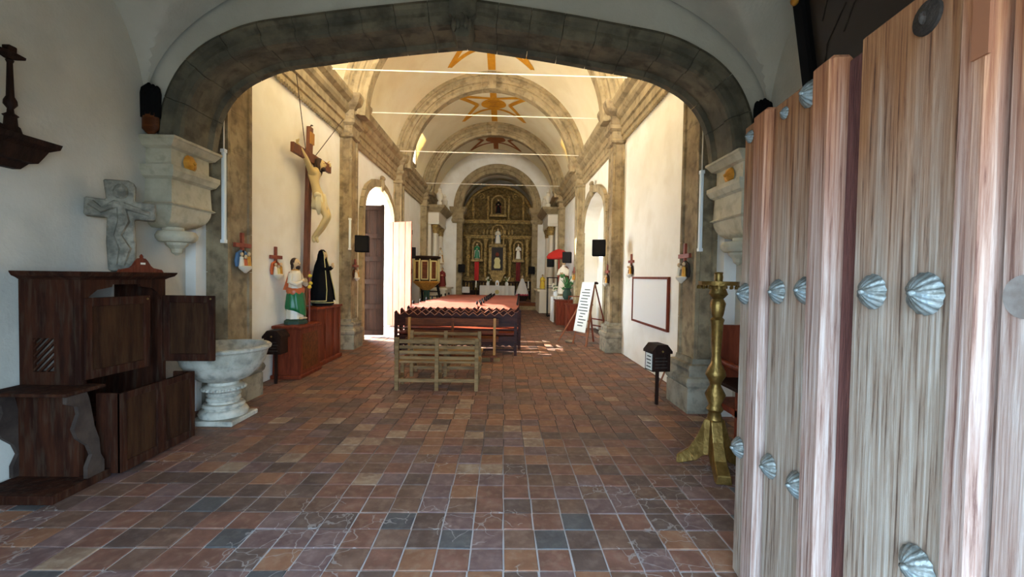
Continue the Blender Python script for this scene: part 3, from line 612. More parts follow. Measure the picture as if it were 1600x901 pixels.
MB().loft([[(-a, -0.2, z), (a, -0.2, z), (a, 0.2, z), (-a, 0.2, z)] for a, z in ((0.25, -0.62), (0.3, -0.4), (0.35, -0.38), (0.4, -0.2), (0.52, -0.12), (0.52, -0.08))]).build('pedestal', 'retablo_edge', pf)

# ------------------------------------------------------------------ robed statues
def small_statue(label, loc, h, robe, cloak, rz=0, group=None, skin='skin', base='stone_light', name='statue'):
    """standing robed figure facing -Y"""
    th = thing(name, label, 'statue', loc, rz, group); k = h
    MB().loft([ell(0.20 * k, 0.17 * k, 0, n=16), ell(0.20 * k, 0.17 * k, 0.05 * k, n=16), ell(0.17 * k, 0.14 * k, 0.06 * k, n=16)]).build('base', base, th)
    MB().loft([ell(a * k, b * k, z * k, fold=f, n=24) for a, b, z, f in ((0.17, 0.13, 0.05, 0.05), (0.155, 0.115, 0.2, 0.05), (0.13, 0.1, 0.42, 0.04), (0.12, 0.085, 0.56, 0.02), (0.135, 0.09, 0.68, 0.01), (0.125, 0.08, 0.76, 0), (0.05, 0.05, 0.82, 0), (0.035, 0.035, 0.86, 0))]).build('robe', robe, th, smooth=True, angle=80)
    MB().loft([ell(a * k, b * k, z * k, cy=0.02 * k, fold=f) for a, b, z, f in ((0.19, 0.13, 0.12, 0.06), (0.16, 0.11, 0.4, 0.05), (0.145, 0.095, 0.62, 0.03), (0.137, 0.085, 0.75, 0.02), (0.09, 0.07, 0.815, 0))]).build('cloak', cloak, th, smooth=True, angle=80)
    MB().sphere((0, -0.005 * k, 0.915 * k), (0.052 * k, 0.06 * k, 0.075 * k), 12, 8).build('head', skin, th, smooth=True)
    MB().sphere((0, 0.015 * k, 0.93 * k), (0.06 * k, 0.06 * k, 0.075 * k), 12, 8).build('hair', 'hair', th, smooth=True)
    for s in (-1, 1):
        MB().tube([(s * 0.12 * k, 0, 0.73 * k), (s * 0.15 * k, -0.05 * k, 0.58 * k), (s * 0.04 * k, -0.12 * k, 0.6 * k)], [0.04 * k, 0.035 * k, 0.025 * k], 8).build('sleeve', robe, th, smooth=True)
        MB().sphere((s * 0.025 * k, -0.135 * k, 0.62 * k), (0.02 * k, 0.03 * k, 0.035 * k), 8, 6).build('hand', skin, th, smooth=True)
    return th
small_statue('white and blue robed figure in the central niche of the altarpiece', (CC, RY - 0.36, 3.56), 0.95, 'white_robe', 'blue_robe', group='figures on the altarpiece')
small_statue('dark robed figure high in the upper niche of the altarpiece', (CC, RY - 0.36, 5.32), 0.9, 'black_paint', 'red_dark', group='figures on the altarpiece')
small_statue('green robed figure left of the altarpiece centre', (CC - 1.22, RY - 0.36, 2.66), 0.95, 'green_robe', 'white_robe', group='figures on the altarpiece')
small_statue('pale robed figure right of the altarpiece centre', (CC + 1.22, RY - 0.36, 2.66), 0.95, 'white_robe', 'wood_brown', group='figures on the altarpiece')
for s, lb in ((-1, 'red hanging cloth on the altarpiece left of the framed picture'), (1, 'dark red hanging cloth on the altarpiece right of the framed picture')):
    mb = MB(); n_ = 8; mb.loft([[(CC + s * 1.22 - 0.13 + 0.26 * i / n_, RY - 0.50 - 0.02 * math.sin(i * 2.1), z) for i in range(n_ + 1)] + [(CC + s * 1.22 + 0.13 - 0.26 * i / n_, RY - 0.48 - 0.02 * math.sin((n_ - i) * 2.1), z) for i in range(n_ + 1)] for z in (1.4, 2.0, 2.5)])
    tag(mb.build('banner', 'red_cloth' if s < 0 else 'red_dark', smooth=True), lb, 'banner', 'red cloths on the altarpiece')
# altar table and what stands by it
at = thing('altar_table', 'long altar table covered with a white cloth before the altarpiece', 'table', (CC + 0.02, 24.75, 0.34))
MB().box(-0.92, 0.92, -0.35, 0.35, 0, 0.74).build('body', 'wood_dark', at)
mb = MB(); n_ = 40
front = [(-0.98 + 1.96 * i / n_, -0.40 - 0.02 * math.sin(i * 1.3)) for i in range(n_ + 1)]
mb.loft([front_ for front_ in [[(x, y, z) for x, y in front] + [(0.98, 0.4, z), (-0.98, 0.4, z)] for z in (0.18, 0.5, 0.77, 0.79)]]); mb.build('cloth', 'white_cloth', at, smooth=True)
MB().sphere((0, -0.425, 0.45), (0.12, 0.01, 0.12), 10, 6).build('cloth_emblem', 'pale_gold', at)
tb = thing('tabernacle', 'small white arched tabernacle on the altar', 'tabernacle', (CC + 0.02, 24.55, 1.13))
MB().prism([(-0.1, 0), (0.1, 0), (0.1, 0.2), (0.07, 0.28), (0, 0.32), (-0.07, 0.28), (-0.1, 0.2)], 'y', -0.08, 0.08).build('body', 'white_paint', tb)
MB().box(-0.035, 0.035, -0.09, -0.078, 0.05, 0.18).build('door', 'gilt', tb)
def bouquet(label, loc, h, flower, group=None, n=26, vase='white_paint'):
    th = thing('flower_vase', label, 'flowers', loc, 0, group)
    MB().lathe([(0.05 * h / 0.4, 0), (0.075 * h / 0.4, 0.05 * h / 0.4), (0.07 * h / 0.4, 0.12 * h / 0.4), (0.045 * h / 0.4, 0.16 * h / 0.4), (0.055 * h / 0.4, 0.19 * h / 0.4)], 12).build('vase', vase, th, smooth=True)
    rn = random.Random(hash(label) % 999); lf = MB(); fw = MB()
    for i in range(n):
        a = rn.uniform(0, 6.28); r_ = rn.uniform(0, 0.34) * h; z = h * rn.uniform(0.45, 1.0)
        lf.tube([(0, 0, 0.4 * h), (r_ * 0.6 * math.cos(a), r_ * 0.6 * math.sin(a), z - 0.1 * h), (r_ * math.cos(a), r_ * math.sin(a), z)], [0.006, 0.02 * h, 0.003], 5)
        if i % 2 == 0: fw.sphere((r_ * math.cos(a), r_ * math.sin(a), z), 0.055 * h + 0.008, 7, 5)
    lf.build('leaves', 'leaf', th, smooth=True); b_ = fw.build('blooms', flower, th, smooth=True); b_['kind'] = 'stuff'; return th
bouquet('white flowers in a vase on the altar left of the tabernacle', (CC - 0.5, 24.6, 1.13), 0.5, 'white_robe')
bouquet('white flowers in a vase on the altar right of the tabernacle', (CC + 0.55, 24.6, 1.13), 0.5, 'white_robe')
gw = thing('statue', 'small statue in a wide white gown beside the altar', 'statue', (1.06, 23.9, 0.34))
MB().box(-0.22, 0.22, -0.2, 0.2, 0, 0.30).build('stand', 'wood_dark', gw)
MB().loft([ell(a, a * 0.8, z, fold=0.06, n=28, k=7) for a, z in ((0.36, 0.30), (0.3, 0.55), (0.2, 0.85), (0.1, 1.1), (0.06, 1.22))]).build('gown', 'white_cloth', gw, smooth=True, angle=80)
MB().sphere((0, 0, 1.3), (0.06, 0.06, 0.085), 10, 7).build('head', 'skin', gw, smooth=True)
fb = MB()
for i in range(10): fb.sphere((-0.3 + 0.066 * i, -0.3, 0.32 + 0.02 * (i % 2)), 0.05, 7, 5)
fb.build('flower_hem', 'flower_pink', gw, smooth=True)
st = thing('side_table', 'small table with white cloth left of the altar', 'table', (-2.05, 23.9, 0.34))
MB().box(-0.22, 0.22, -0.2, 0.2, 0.40, 0.72).build('cloth', 'white_cloth', st)
for a in (-1, 1):
    for b in (-1, 1): MB().box(a * 0.19 - 0.02, a * 0.19 + 0.02, b * 0.17 - 0.02, b * 0.17 + 0.02, 0, 0.4).build('leg', 'wood_dark', st)
for s, x in ((-1, -1.55), (1, 0.9)):
    pn = thing('altar_rail', 'dark wooden balustrade on the %s side of the altar' % ('left' if s < 0 else 'right'), 'railing', (x, 25.3, 0.34))
    MB().box(-0.75, 0.75, -0.04, 0.04, 0.95, 1.03).build('top_rail', 'wood_dark', pn); MB().box(-0.75, 0.75, -0.03, 0.03, 0.0, 0.5).build('lower_panel', 'wood_dark', pn)
    for i in range(9): MB().lathe([(0.03, 0), (0.045, 0.1), (0.03, 0.2), (0.04, 0.45)], 8, (-0.68 + 0.17 * i, 0, 0.5)).build('baluster', 'wood_dark', pn, smooth=True)
for x, y, lb in ((1.42, 24.4, 'tall white candle standing right of the gowned statue'), (-1.5, 24.3, 'tall white candle standing left of the altar')):
    cn = thing('altar_candle', lb, 'candle', (x, y, 0.34)); MB().lathe([(0.1, 0), (0.1, 0.02), (0.02, 0.05), (0.02, 0.6), (0.05, 0.65), (0.05, 0.68)], 12).build('holder', 'brass', cn, smooth=True)
    MB().lathe([(0.035, 0.68), (0.035, 1.05), (0.005, 1.07)], 10).build('wax', 'cream', cn, smooth=True)

# ------------------------------------------------------------------ white side altars before the chancel
for s in (-1, 1):
    wx = WL if s < 0 else WR; q = -s; nm = 'left' if s < 0 else 'right'
    X0 = wx
    th = thing('side_altar', 'white columned side altar against the %s wall before the chancel' % nm, 'altar', (X0 + q * 0.012, 20.0, 0))
    def bx(a0, a1, y0, y1, z0, z1): return MB().box(min(q * a0, q * a1), max(q * a0, q * a1), y0, y1, z0, z1)
    bx(0, 0.95, 0.0, 2.3, 0, 1.0).build('altar_block', 'stone_white', th); bx(0, 1.05, -0.05, 2.35, 1.0, 1.08).build('altar_slab', 'cream', th)
    bx(0, 0.25, 0.1, 2.2, 1.08, 4.0).build('back_panel', 'stone_white', th)
    for yy in (0.25, 0.6, 1.75, 2.1):
        c = MB(); c.lathe([(0.14, 1.08), (0.14, 1.16), (0.11, 1.2), (0.105, 2.2), (0.095, 3.55), (0.11, 3.6)], 14, (q * 0.42, yy, 0)); c.build('column', 'stone_white', th, smooth=True)
        c = MB(); c.lathe([(0.10, 3.6), (0.13, 3.72), (0.12, 3.78), (0.17, 3.92), (0.18, 4.0)], 10, (q * 0.42, yy, 0)); c.build('column_capital', 'retablo_edge', th, smooth=True)
    MB().loft([[(0, -e, z), (q * (0.62 + e), -e, z), (q * (0.62 + e), 2.35 + e, z), (0, 2.35 + e, z)] for e, z in ((0, 4.0), (0.02, 4.12), (0.0, 4.16), (0.0, 4.5), (0.05, 4.54))]).build('frieze', 'stone_white', th)
    MB().loft([[(0, -e, z), (q * (0.62 + e), -e, z), (q * (0.62 + e), 2.35 + e, z), (0, 2.35 + e, z)] for e, z in ((0.05, 4.54), (0.16, 4.64), (0.26, 4.74), (0.3, 4.84))]).build('cornice', 'stone_light', th)
    for yy in (0.3, 2.0):
        c = MB(); c.lathe([(0.12, 4.84), (0.12, 5.05), (0.06, 5.09), (0.14, 5.25), (0.16, 5.4), (0.09, 5.5), (0.07, 5.54), (0.1, 5.6), (0.01, 5.75)], 14, (q * 0.6, yy, 0)); c.build('urn_finial', 'stone_white', th, smooth=True)
    bx(0.24, 0.3, 0.85, 1.5, 1.3, 3.4).build('niche_panel', 'retablo_edge', th)
small_statue('dark red robed figure on the slab of the left side altar', (WL + 0.75, 20.5, 1.08), 0.95, 'red_dark', 'wood_brown')
small_statue('yellow robed figure on the right side altar', (WR - 0.8, 20.35, 1.08), 0.7, 'yellow', 'gilt')
small_statue('small pale figure in the niche of the left side altar', (WL + 0.55, 21.2, 2.2), 0.8, 'white_robe', 'gilt')

# ------------------------------------------------------------------ pulpit
pu = thing('pulpit', 'octagonal gilt and black panelled wooden pulpit on a post', 'pulpit', (-2.95, 16.9, 0))
oc = lambda r, z: [(r * math.cos(PI / 8 + PI / 4 * i), r * math.sin(PI / 8 + PI / 4 * i), z) for i in range(8)]
MB().loft([oc(0.46, 1.42), oc(0.46, 2.28)]).build('body', 'wood_dark', pu)
MB().loft([oc(0.46, 2.28), oc(0.54, 2.32), oc(0.54, 2.38), oc(0.5, 2.39)]).build('top_moulding', 'wood_dark', pu)
MB().loft([oc(0.14, 1.08), oc(0.24, 1.15), oc(0.5, 1.36), oc(0.53, 1.4), oc(0.47, 1.44)]).build('lower_moulding', 'wood_yellow', pu)
MB().lathe([(0.16, 0), (0.13, 0.1), (0.12, 1.0), (0.15, 1.1)], 8).build('post', 'dark_green', pu, smooth=True)
for i in range(8):
    a = PI / 4 + PI / 4 * i; M_ = Matrix.Rotation(a, 4, 'Z') @ Matrix.Translation((0.425, 0, 1.85))
    MB().box(0, 0.014, -0.11, 0.11, -0.33, 0.33).xf(M_).build('panel', 'wood_brown', pu)
    f = MB()
    for b in ((-0.14, -0.1, -0.37, 0.37), (0.1, 0.14, -0.37, 0.37), (-0.14, 0.14, -0.37, -0.32), (-0.14, 0.14, 0.32, 0.37)): f.box(0, 0.03, *b)
    f.xf(M_).build('panel_frame', 'pale_gold', pu)
    MB().box(0.02, 0.05, -0.2, -0.165, -0.42, 0.42).xf(M_).build('corner_strip', 'pale_gold', pu)
ps = thing('pulpit_stairs', 'dark wooden stairs climbing up to the pulpit', 'stairs', (-2.95, 17.4, 0))
for s in (-1, 1): MB().bar((s * 0.4, 1.2, 0.02), (s * 0.32, 0.1, 1.3), 0.06, 0.16).build('stringer', 'black_paint', ps)
for i in range(6): MB().box(-0.38, 0.38, 1.0 - i * 0.17, 1.2 - i * 0.17, 0.2 + 0.2 * i - 0.02, 0.2 + 0.2 * i + 0.02).build('tread', 'wood_dark', ps)

# ------------------------------------------------------------------ side door on the left (door_2, door_3)
def surround(name, wx, s, y0, y1, zs, za, label):
    th = thing(name, label, None, (wx, 0, 0), kind='structure'); pts = arch_pts(y0 - 0.1, y1 + 0.1, 0, zs, za + 0.1, 14, 0.14); q = -s
    for k in range(len(pts) - 1):
        a = Vector(pts[k]); b = Vector(pts[k + 1])
        if k in (0, len(pts) - 2):
            for j in range(5): 
                aa = a.lerp(b, j / 5); bb = a.lerp(b, (j + 1) / 5); MB().bar((q * 0.04, *aa), (q * 0.04, *bb), 0.2, 0.12, (1, 0, 0)).build('jamb_stone', 'stone_light', th)
        else: MB().bar((q * 0.04, *a), (q * 0.04, *b), 0.2, 0.12, (1, 0, 0)).build('arch_stone', 'stone_light', th)
    c = (y0 + y1) / 2
    k_ = MB(); k_.sphere((q * 0.1, c, za + 0.22), (0.08, 0.12, 0.22), 10, 7); k_.sphere((q * 0.12, c, za + 0.4), (0.06, 0.2, 0.06), 10, 6); k_.build('keystone', 'stone_light', th, smooth=True)
surround('trim_3', WL, -1, 11.1, 14.1, 3.0, 4.0, 'carved stone frame around the open side door')
surround('trim_4', WR, 1, 11.1, 14.3, 3.0, 4.0, 'carved stone frame around the blind recess')
d2 = thing('door_2', 'dark panelled side door leaf standing open beside the stone pillar', None, (-3.72, 11.55, 0), kind='structure')
for k in range(3): MB().box(0.19 * k, 0.19 * k + 0.186, 0.03, 0.06, 0.05, 3.45).build('plank', 'wood_dark', d2)
MB().box(0, 0.07, -0.02, 0.03, 0.05, 3.48).build('stile', 'wood_dark', d2); MB().box(0.5, 0.57, -0.02, 0.03, 0.05, 3.48).build('stile', 'wood_dark', d2)
for z in (0.05, 0.75, 1.4, 2.0, 2.6, 3.34): MB().box(0.07, 0.5, -0.015, 0.03, z, z + 0.12).build('rail', 'wood_dark', d2)
d3 = thing('door_3', 'salmon pink plank side door leaf lit by the sun', None, (-3.66, 13.86, 0), R(-25), kind='structure')
for k in range(4): MB().box(0.23 * k, 0.23 * k + 0.224, -0.02 + 0.006 * (k % 2), 0.03, 0.05, 3.3).build('plank', 'wood_pink', d3, bevel=0.006)
for z in (0.5, 1.7, 2.9): MB().box(0.02, 0.9, 0.03, 0.07, z, z + 0.14).build('ledge', 'wood_dark', d3)

# ------------------------------------------------------------------ pews
def scallop(w_, z0, z1, period, amp, bottom=False):
    n_ = max(4, int(w_ / period)); top = []
    for i in range(n_ * 4 + 1):
        x = -w_ / 2 + w_ * i / (n_ * 4); top.append((x, z1 + amp * (0.5 + 0.5 * math.cos(i * PI / 2)) ) if not bottom else (x, z0 - amp * abs(math.sin(i * PI / 4))))
    return [(-w_ / 2, z0), (w_ / 2, z0)] + top[::-1] if not bottom else [(w_ / 2, z1), (-w_ / 2, z1)] + top
def make_pew(w_, desk):
    P = []
    def part(nm, mb, m='wood_pew', sub=None):
        P.append((nm, mb.mesh(nm, m)))
    part('crest_board', MB().prism(scallop(w_ - 0.06, 0.60, 0.82, 0.17, 0.07), 'y', -0.02, 0.012))
    part('back_slat', MB().box(-w_ / 2 + 0.03, w_ / 2 - 0.03, -0.008, 0.02, 0.53, 0.555))
    part('seat', MB().box(-w_ / 2 + 0.02, w_ / 2 - 0.02, 0.02, 0.42, 0.43, 0.46), 'wood_red')
    part('lower_board', MB().prism(scallop(w_ - 0.06, 0.22, 0.40, 0.13, 0.03, True), 'y', 0.0, 0.022))
    part('foot_rail', MB().box(-w_ / 2 + 0.03, w_ / 2 - 0.03, -0.01, 0.03, 0.10, 0.13))
    for s in (-1, 1):
        x = s * (w_ / 2 - 0.03)
        part('end_post', MB().prism([(x - 0.03, 0), (x + 0.03, 0), (x + 0.03, 0.88), (x, 0.915), (x - 0.03, 0.88)], 'y', -0.03, 0.03))
        part('front_leg', MB().box(x - 0.025, x + 0.025, 0.38, 0.43, 0, 0.62))
        part('armrest', MB().loft([[(x - 0.035, y_, z), (x + 0.035, y_, z), (x + 0.035, y_, z + 0.035), (x - 0.035, y_, z + 0.035)] for y_, z in ((0.02, 0.63), (0.25, 0.60), (0.42, 0.62), (0.47, 0.60))]))
    if not desk:
        sc_ = scallop(w_ - 0.06, 0.60, 0.82, 0.17, 0.07)[2:]
        part('crest_lit_edge', MB().tube([(x, -0.004, z + 0.004) for x, z in sc_], 0.009, 5), 'wood_plain')  # pale strip stands in for light caught along the crest top
    if desk:
        part('book_desk', MB().loft([[(-w_ / 2 + 0.01, -0.26, z), (w_ / 2 - 0.01, -0.26, z), (w_ / 2 - 0.01, 0.02, z + 0.09), (-w_ / 2 + 0.01, 0.02, z + 0.09)] for z in (0.80, 0.825)]), 'wood_desk')
        for s in (-1, 1): part('desk_knob', MB().sphere((s * (w_ / 2 - 0.03), 0.0, 0.95), (0.03, 0.03, 0.05), 8, 6), 'black_paint')
    return P
def place_pew(parts, x, y, rz, label, group):
    th = thing('pew', label, 'pew', (x, y, 0), rz, group)
    for nm, me in parts: put(nm, me, th)
    return th
pw = make_pew(2.55, False); pn_ = make_pew(2.72, False); pl_ = make_pew(1.72, True); pr_ = make_pew(1.02, True)
GP = 'wooden pews in the nave'
place_pew(pw, -0.965, 9.08, 0.0, 'dark wooden pew with zigzag crest, nearest of the pews', GP)
place_pew(pn_, -0.94, 9.85, 0.0, 'dark wooden pew with zigzag crest, second of the pews', GP)
place_pew(pn_, -0.95, 10.6, 0.0, 'dark wooden pew with zigzag crest, third of the pews', GP)
ordn = ['fourth', 'fifth', 'sixth', 'seventh', 'eighth', 'ninth', 'tenth', 'eleventh']
for k in range(8):
    y = 11.4 + 0.82 * k
    place_pew(pl_, -1.5 + 0.03 * k, y, 0, 'long reddish pew with sloping desk, %s row, left of the row of knobs' % ordn[k], GP)
    place_pew(pr_, -0.09 + 0.035 * k, y, 0, 'short reddish pew with sloping desk, %s row, right of the row of knobs' % ordn[k], GP)
# ------------------------------------------------------------------ plain benches in front of the pews
def slat_bench(label, x0, x1, y, mpost, mslat, top, zs, mid=True, rz=0, seat=0.42, brace=True):
    th = thing('bench', label, 'bench', ((x0 + x1) / 2, y, 0), rz, 'plain benches in front of the pews'); w_ = x1 - x0
    xs_ = [-w_ / 2 + 0.03, w_ / 2 - 0.03] + ([0.0] if mid else [])
    for x in xs_:
        MB().box(x - 0.028, x + 0.028, -0.02, 0.03, 0, top).build('back_post', mpost, th, bevel=0.004)
        MB().box(x - 0.025, x + 0.025, 0.34, 0.39, 0, seat - 0.03).build('front_leg', mpost, th, bevel=0.004)
        MB().box(x - 0.02, x + 0.02, 0.03, 0.34, 0.14, 0.18).build('side_stretcher', mpost, th)
    for z, h_ in zs: MB().box(-w_ / 2, w_ / 2, 0.03, 0.05, z - h_ / 2, z + h_ / 2).build('back_slat', mslat, th, bevel=0.003)
    for k in range(3): MB().box(-w_ / 2 - 0.02, w_ / 2 + 0.02, 0.03 + 0.13 * k, 0.15 + 0.13 * k, seat - 0.03, seat).build('seat_board', mslat, th, bevel=0.003)
    MB().box(-w_ / 2 + 0.03, w_ / 2 - 0.03, 0.0, 0.03, 0.12, 0.17).build('stretcher', mpost, th)
    return th
slat_bench('weathered grey slatted bench standing nearest the camera', -1.53, -0.33, 6.22, 'wood_grey', 'wood_grey', 0.76, ((0.70, 0.055), (0.617, 0.045), (0.543, 0.045), (0.465, 0.045)))
slat_bench('olive brown slatted bench just behind the weathered grey bench', -1.50, -0.34, 7.1, 'wood_olive', 'wood_grey', 0.75, ((0.70, 0.05), (0.615, 0.045), (0.54, 0.045)), seat=0.41)
b3 = thing('bench', 'brown bench with yellow varnished posts, next to the dark pew', 'bench', (-0.99, 8.5, 0), 0, 'plain benches in front of the pews')
for x, m in ((-0.82, 'wood_yellow'), (0.84, 'wood_yellow'), (0.02, 'wood_brown')): MB().box(x - 0.025, x + 0.025, -0.02, 0.025, 0, 0.83).build('back_post', m, b3, bevel=0.004)
MB().box(-0.9, 0.92, 0.026, 0.05, 0.68, 0.815).build('back_board', 'wood_brown', b3); MB().box(-0.9, 0.92, 0.026, 0.05, 0.53, 0.585).build('back_board', 'wood_brown', b3); MB().box(-0.9, 0.92, 0.026, 0.05, 0.365, 0.42).build('back_board', 'wood_brown', b3)
MB().box(-0.9, 0.92, 0.05, 0.4, 0.40, 0.425).build('seat', 'wood_brown', b3)
for x in (-0.82, 0.02, 0.84): MB().box(x - 0.025, x + 0.025, 0.34, 0.39, 0, 0.40).build('front_leg', 'wood_brown', b3)
MB().box(-0.86, 0.96, -0.09, -0.02, 0.0, 0.07).build('foot_runner', 'wood_grey', b3); MB().box(-0.86, 0.9, -0.2, -0.09, 0.10, 0.125).build('kneeler_board', 'wood_brown', b3)
for x in (-0.8, 0.8): MB().box(x - 0.03, x + 0.03, -0.19, -0.02, 0.0, 0.10).build('kneeler_foot', 'wood_brown', b3)

# ------------------------------------------------------------------ great entrance door leaf on the right
d1 = thing('door_1', 'weathered plank entrance door leaf with scallop shell studs swung open', None, (1.327, 2.38, 0), math.atan2(-0.99403, -0.10912), kind='structure')
def plank(nm, u0, u1, f, b, m, z0=0.03, z1=2.486, bev=0.008):
    o = MB().box(u0, u1, f, b, z0, z1).build(nm, m, d1, bevel=bev); return o
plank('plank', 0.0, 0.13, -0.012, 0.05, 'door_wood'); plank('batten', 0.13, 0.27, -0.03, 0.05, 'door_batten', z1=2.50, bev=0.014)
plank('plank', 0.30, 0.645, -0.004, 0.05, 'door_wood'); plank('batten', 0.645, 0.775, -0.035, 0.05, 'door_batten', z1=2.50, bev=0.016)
plank('plank', 0.775, 0.893, 0.024, 0.05, 'door_recess', z1=2.47); plank('plank', 0.27, 0.30, 0.024, 0.05, 'door_recess', z1=2.47)
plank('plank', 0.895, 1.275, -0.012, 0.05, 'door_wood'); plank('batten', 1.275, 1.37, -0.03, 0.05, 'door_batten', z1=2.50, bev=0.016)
plank('plank', 1.37, 1.385, 0.03, 0.05, 'black_paint'); plank('plank', 1.385, 1.76, -0.004, 0.05, 'door_batten'); plank('plank', 1.765, 2.1, -0.004, 0.05, 'door_wood')  # black strip fills the gap between planks in place of its shade
MB().box(1.325, 1.368, -0.036, -0.029, 2.20, 2.42).build('patch', 'wood_plain', d1)
bm_ = shell_mesh('boss', 'bronze', 0.056, 13, 0.046, PI * 1.75)
boss = bm_.mesh('shell_stud', 'bronze', True, 60)
for u, z, f, sc, an in ((0.06, 1.58, -0.012, 1, 0), (0.385, 1.60, -0.004, 1, 10), (0.60, 1.615, -0.004, 1, -5), (0.99, 1.62, -0.012, 1.0, 5), (1.19, 1.624, -0.012, 1.05, -10), 
                    (0.045, 0.74, -0.012, 1, 0), (0.36, 0.772, -0.004, 1, 8), (0.59, 0.795, -0.004, 1, -8), (1.20, 0.855, -0.012, 1, 0), (0.585, 2.423, -0.004, 0.95, 0), (0.385, 2.418, -0.004, 0.5, 0), (0.06, 2.415, -0.012, 0.6, 0)):
    o = put('shell_stud', boss, d1); o.location = (u + 0.022, f - 0.002, z); o.scale = (sc, sc, sc); o.rotation_euler = (0, R(an + 90), 0)
mk = MB(); mk.lathe([(0.05, 0), (0.05, 0.002), (0.01, 0.0022)], 22); mk.xf(Matrix.Rotation(PI / 2, 4, 'X')); o = mk.build('stud_mark', 'worn_pale', d1); o.location = (1.445, -0.004, 1.624)
ip = MB(); ip.lathe([(0.048, 0), (0.046, 0.008), (0.02, 0.012)], 20); ip.sphere((0, 0, 0.015), (0.008, 0.02, 0.012), 8, 5); ip.xf(Matrix.Rotation(PI / 2, 4, 'X')); o = ip.build('iron_plate', 'iron', d1); o.location = (1.165, -0.012, 2.40)

# ------------------------------------------------------------------ picture on the right narthex wall
pc = thing('wall_painting', 'large dark painting in a black frame with gilt corner above the open door', 'painting', (NR - 0.02, 3.35, 3.35), 0)
T = Matrix.Rotation(R(-9), 4, 'Y')
def pcb(nm, m, y0, y1, z0, z1, x0, x1, bev=0): MB().box(x0, x1, y0, y1, z0, z1).xf(T).build(nm, m, pc, bevel=bev)
pcb('canvas', 'painting_dark', -0.7, 0.45, 0.0, 1.0, -0.06, -0.04)
for b in ((-0.78, -0.66, -0.1, 1.05), (0.42, 0.56, -0.1, 1.05), (-0.78, 0.56, -0.12, 0.02), (-0.78, 0.56, 0.95, 1.06)): pcb('frame', 'black', b[0], b[1], b[2], b[3], -0.12, -0.02, 0.02)
mb = MB()
for i in range(7): mb.sphere((-0.13, 0.49 - 0.03 * (i % 3), 0.80 + 0.05 * i), (0.03, 0.05, 0.045), 8, 5)
mb.xf(T).build('gilt_corner', 'gilt', pc, smooth=True)
for i, (a, b, c, d) in enumerate(((0.35, 0.1, 0.05, 0.5), (0.3, 0.5, 0.0, 0.75), (0.1, 0.3, -0.3, 0.6))):
    MB().tube([(-0.064, a, b), (-0.064, (a + c) / 2 + 0.08, (b + d) / 2), (-0.064, c, d)], 0.006, 5).xf(T).build('painted_stroke', 'iron', pc)

# ------------------------------------------------------------------ brass candlestick
cs = thing('candlestick', 'tall turned brass floor candlestick beside the open door', 'candlestick', (1.86, 3.72, 0))
MB().lathe([(0.065, 0.44), (0.05, 0.50), (0.07, 0.53), (0.05, 0.57), (0.085, 0.66), (0.045, 0.74), (0.05, 0.77), (0.085, 0.83), (0.075, 0.87), (0.045, 0.93), (0.036, 1.0), (0.05, 1.28), (0.058, 1.31), (0.04, 1.33), (0.05, 1.36), (0.065, 1.45), (0.045, 1.49), (0.08, 1.53), (0.06, 1.58), (0.07, 1.62)], 20).build('stem', 'brass', cs, smooth=True, angle=55)
MB().lathe([(0.05, 1.61), (0.13, 1.615), (0.16, 1.605), (0.165, 1.64), (0.158, 1.64), (0.13, 1.625), (0.03, 1.63)], 24).build('drip_pan', 'brass', cs, smooth=True)
for i in range(18):
    a = 2 * PI * i / 18; MB().lathe([(0.013, 0), (0.013, 0.02), (0.002, 0.035)], 6, (0.16 * math.cos(a), 0.16 * math.sin(a), 1.575)).build('pan_pendant', 'brass', cs)
MB().lathe([(0.032, 1.62), (0.036, 1.68), (0.032, 1.70), (0.038, 1.715), (0.03, 1.72)], 14).build('socket', 'brass', cs, smooth=True)
for k in range(3):
    a = R(-100 + 120 * k); M_ = Matrix.Rotation(a, 4, 'Z')
    mb = MB(); mb.loft([[(x, -w_, z0), (x, w_, z0), (x, w_ * 0.8, z1), (x, -w_ * 0.8, z1)] for x, w_, z0, z1 in ((0.0, 0.05, 0.14, 0.46), (0.07, 0.055, 0.12, 0.44), (0.13, 0.055, 0.06, 0.28), (0.2, 0.06, 0.03, 0.15), (0.27, 0.065, 0.0, 0.09), (0.30, 0.065, 0.0, 0.07))])
    mb.xf(M_).build('foot', 'brass', cs, bevel=0.006)

# ------------------------------------------------------------------ chair half hidden behind the door
cr = thing('armchair', 'reddish wooden chair half hidden behind the open plank door', 'chair', (2.42, 4.12, 0))
for x, y_ in ((-0.24, -0.22), (0.24, -0.22)): MB().box(x - 0.03, x + 0.03, y_ - 0.03, y_ + 0.03, 0, 0.66).build('front_leg', 'wood_red', cr)
for x in (-0.24, 0.24): MB().box(x - 0.03, x + 0.03, 0.2, 0.26, 0, 1.25).build('back_post', 'wood_red', cr)
MB().box(-0.27, 0.27, -0.25, 0.26, 0.4, 0.46).build('seat', 'wood_red', cr); MB().box(-0.22, 0.22, 0.21, 0.25, 0.6, 1.2).build('backrest', 'wood_red', cr)
for x in (-0.24, 0.24): MB().tube([(x, 0.24, 0.86), (x, 0.0, 0.84), (x - 0.02, -0.3, 0.85)], [0.03, 0.03, 0.035], 10).build('armrest', 'wood_red', cr, smooth=True)
MB().box(-0.3, 0.3, -0.27, 0.27, 0.64, 0.67).build('arm_board', 'wood_dark', cr)

